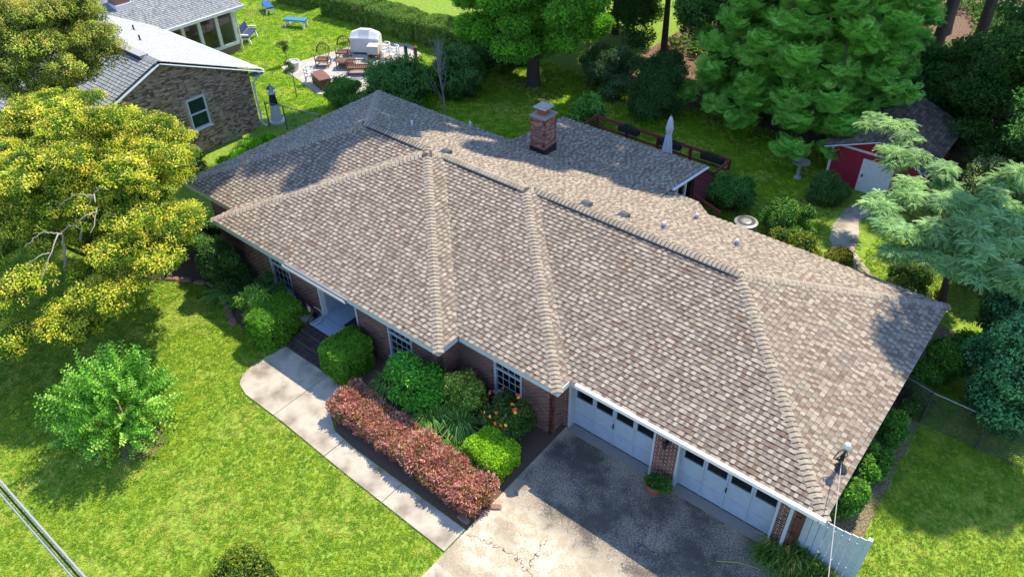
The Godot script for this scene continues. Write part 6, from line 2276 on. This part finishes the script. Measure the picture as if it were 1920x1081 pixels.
func layered(o: Node3D, lobes: Array, n: int, mesh: Mesh, s0: float, s1: float, pal: Array, tips: Array) -> void:
	# sprays lie along their bough, point outwards and hang
	var xs := []
	var cs := []
	for i in n:
		var l: Array = lobes[rng.randi_range(0, lobes.size() - 1)]
		var c: Vector3 = l[0]
		var d := rdir()
		var p: Vector3 = c + d * (l[1] as Vector3) * pow(rng.randf(), 0.4)
		var out := Vector3(p.x, 0, p.z).normalized()
		var y := (out * 0.9 + Vector3.DOWN * rf(0.0, 0.6) + rdir() * 0.7).normalized()
		var up := (Vector3.UP + out * 0.35 + rdir() * 0.55).normalized()
		var x := y.cross(up).normalized()
		var s := rf(s0, s1)
		xs.append(Transform3D(Basis(x * s, y * s, x.cross(y) * s), p))
		var k: Color = pal[rng.randi_range(0, pal.size() - 1)]
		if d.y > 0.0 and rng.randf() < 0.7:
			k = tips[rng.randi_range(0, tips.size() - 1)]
		cs.append(jitter(k, 0.15))
	many(o, "crown", mesh, M.leaf, xs, cs)

func grass() -> void:
	var tuft := blade_tuft(9, 0.06, 0.07, 0.014, 0.8)
	var walk := P2(WALK)
	var drive := P2(DRIVE)
	var bed1 := P2([-1.4, 9.3, 7.7, 9.3, 7.6, 11.9, 6.6, 12.2, 5.3, 12.0, 4.2, 11.6, 2.4, 11.5, 1.7, 11.85, 0.4, 12.7, -1.4, 12.4])
	var bed2 := P2([9.5, 10, 24.7, 0, 24.7, 8.6, 16.9, 13.3, 9.5, 13.3])
	var pats := noise(91, 0.35, 4)
	var fine := noise(92, 1.7, 3)
	for f in [["front_lawn_grass", "bright green lawn grass with straw patches in front of the house", -6.0, 18.6, 10.9, 23.0, 100000, 1.0], ["side_lawn_grass", "sun-dappled lawn grass right of the house", 24.7, 31.0, 0.0, 12.0, 26000, 1.0], ["back_lawn_grass", "lawn grass behind the houses", -24.0, 17.0, -12.0, 1.6, 75000, 1.9], ["rear_lawn_grass", "shaded lawn grass between the rear eave and the red shed", 14.0, 23.5, -9.5, -1.0, 12000, 1.3]]:
		var xs := []
		var cs := []
		for i in f[6]:
			var p := Vector2(rf(f[2], f[3]), rf(f[4], f[5]))
			if f[0] == "front_lawn_grass" and (Geometry2D.is_point_in_polygon(p, walk) or Geometry2D.is_point_in_polygon(p, drive) or Geometry2D.is_point_in_polygon(p, bed1) or p.x > 16.8 or p.y < 11.7 and p.x > 6.5 or p.x > 9.0 and p.y < 13.9):
				continue
			if f[0] == "back_lawn_grass" and (p.x > -0.2 and p.y > -0.2 or p.x > -11.2 and p.x < -4.9 and p.y > -9.2 and p.y < -1.4 and Geometry2D.is_point_in_polygon(p, P2([-11.0, -2.5, -6.6, -1.5, -4.9, -2.4, -6.0, -8.6, -7.6, -9.3, -9.9, -8.2])) or p.x > 7.4 and p.y > -6.3):
				continue
			if f[0] == "side_lawn_grass" and p.x < 24.75 + 0.12 * sin(p.y * 4.0):
				continue
			if f[0] == "rear_lawn_grass" and (p.x > 18.7 and p.x < 20.6 and p.y < -3.6 or p.x > 21.9 and p.y > -3.0):
				continue
			var a := pats.get_noise_2d(p.x, p.y)
			var b := fine.get_noise_2d(p.x, p.y)
			var dry := a * 1.5 + b * 1.1
			if dry > 0.5 and rng.randf() < 0.45:
				continue
			var s := rf(0.55, 0.95) * float(f[7])
			xs.append(Transform3D(Basis(Vector3.UP, rf(0, TAU)).scaled(Vector3(s, s * rf(0.7, 1.1), s)), Vector3(p.x, 0.0, p.y)))
			var c := Color(0.13, 0.24, 0.015).lerp(Color(0.23, 0.33, 0.025), clampf(0.5 + b * 1.5, 0, 1))
			c = c.lerp(Color(0.4, 0.37, 0.18), clampf((dry - 0.2) * 1.3, 0, 0.55))
			if f[0] == "back_lawn_grass":
				c = Color(c.r * 1.12, c.g * 1.25, c.b * 0.8)
			cs.append(jitter(c, 0.2))
		tag(many(self, f[0], tuft, M.blade, xs, cs, "stuff"), f[1], "grass")
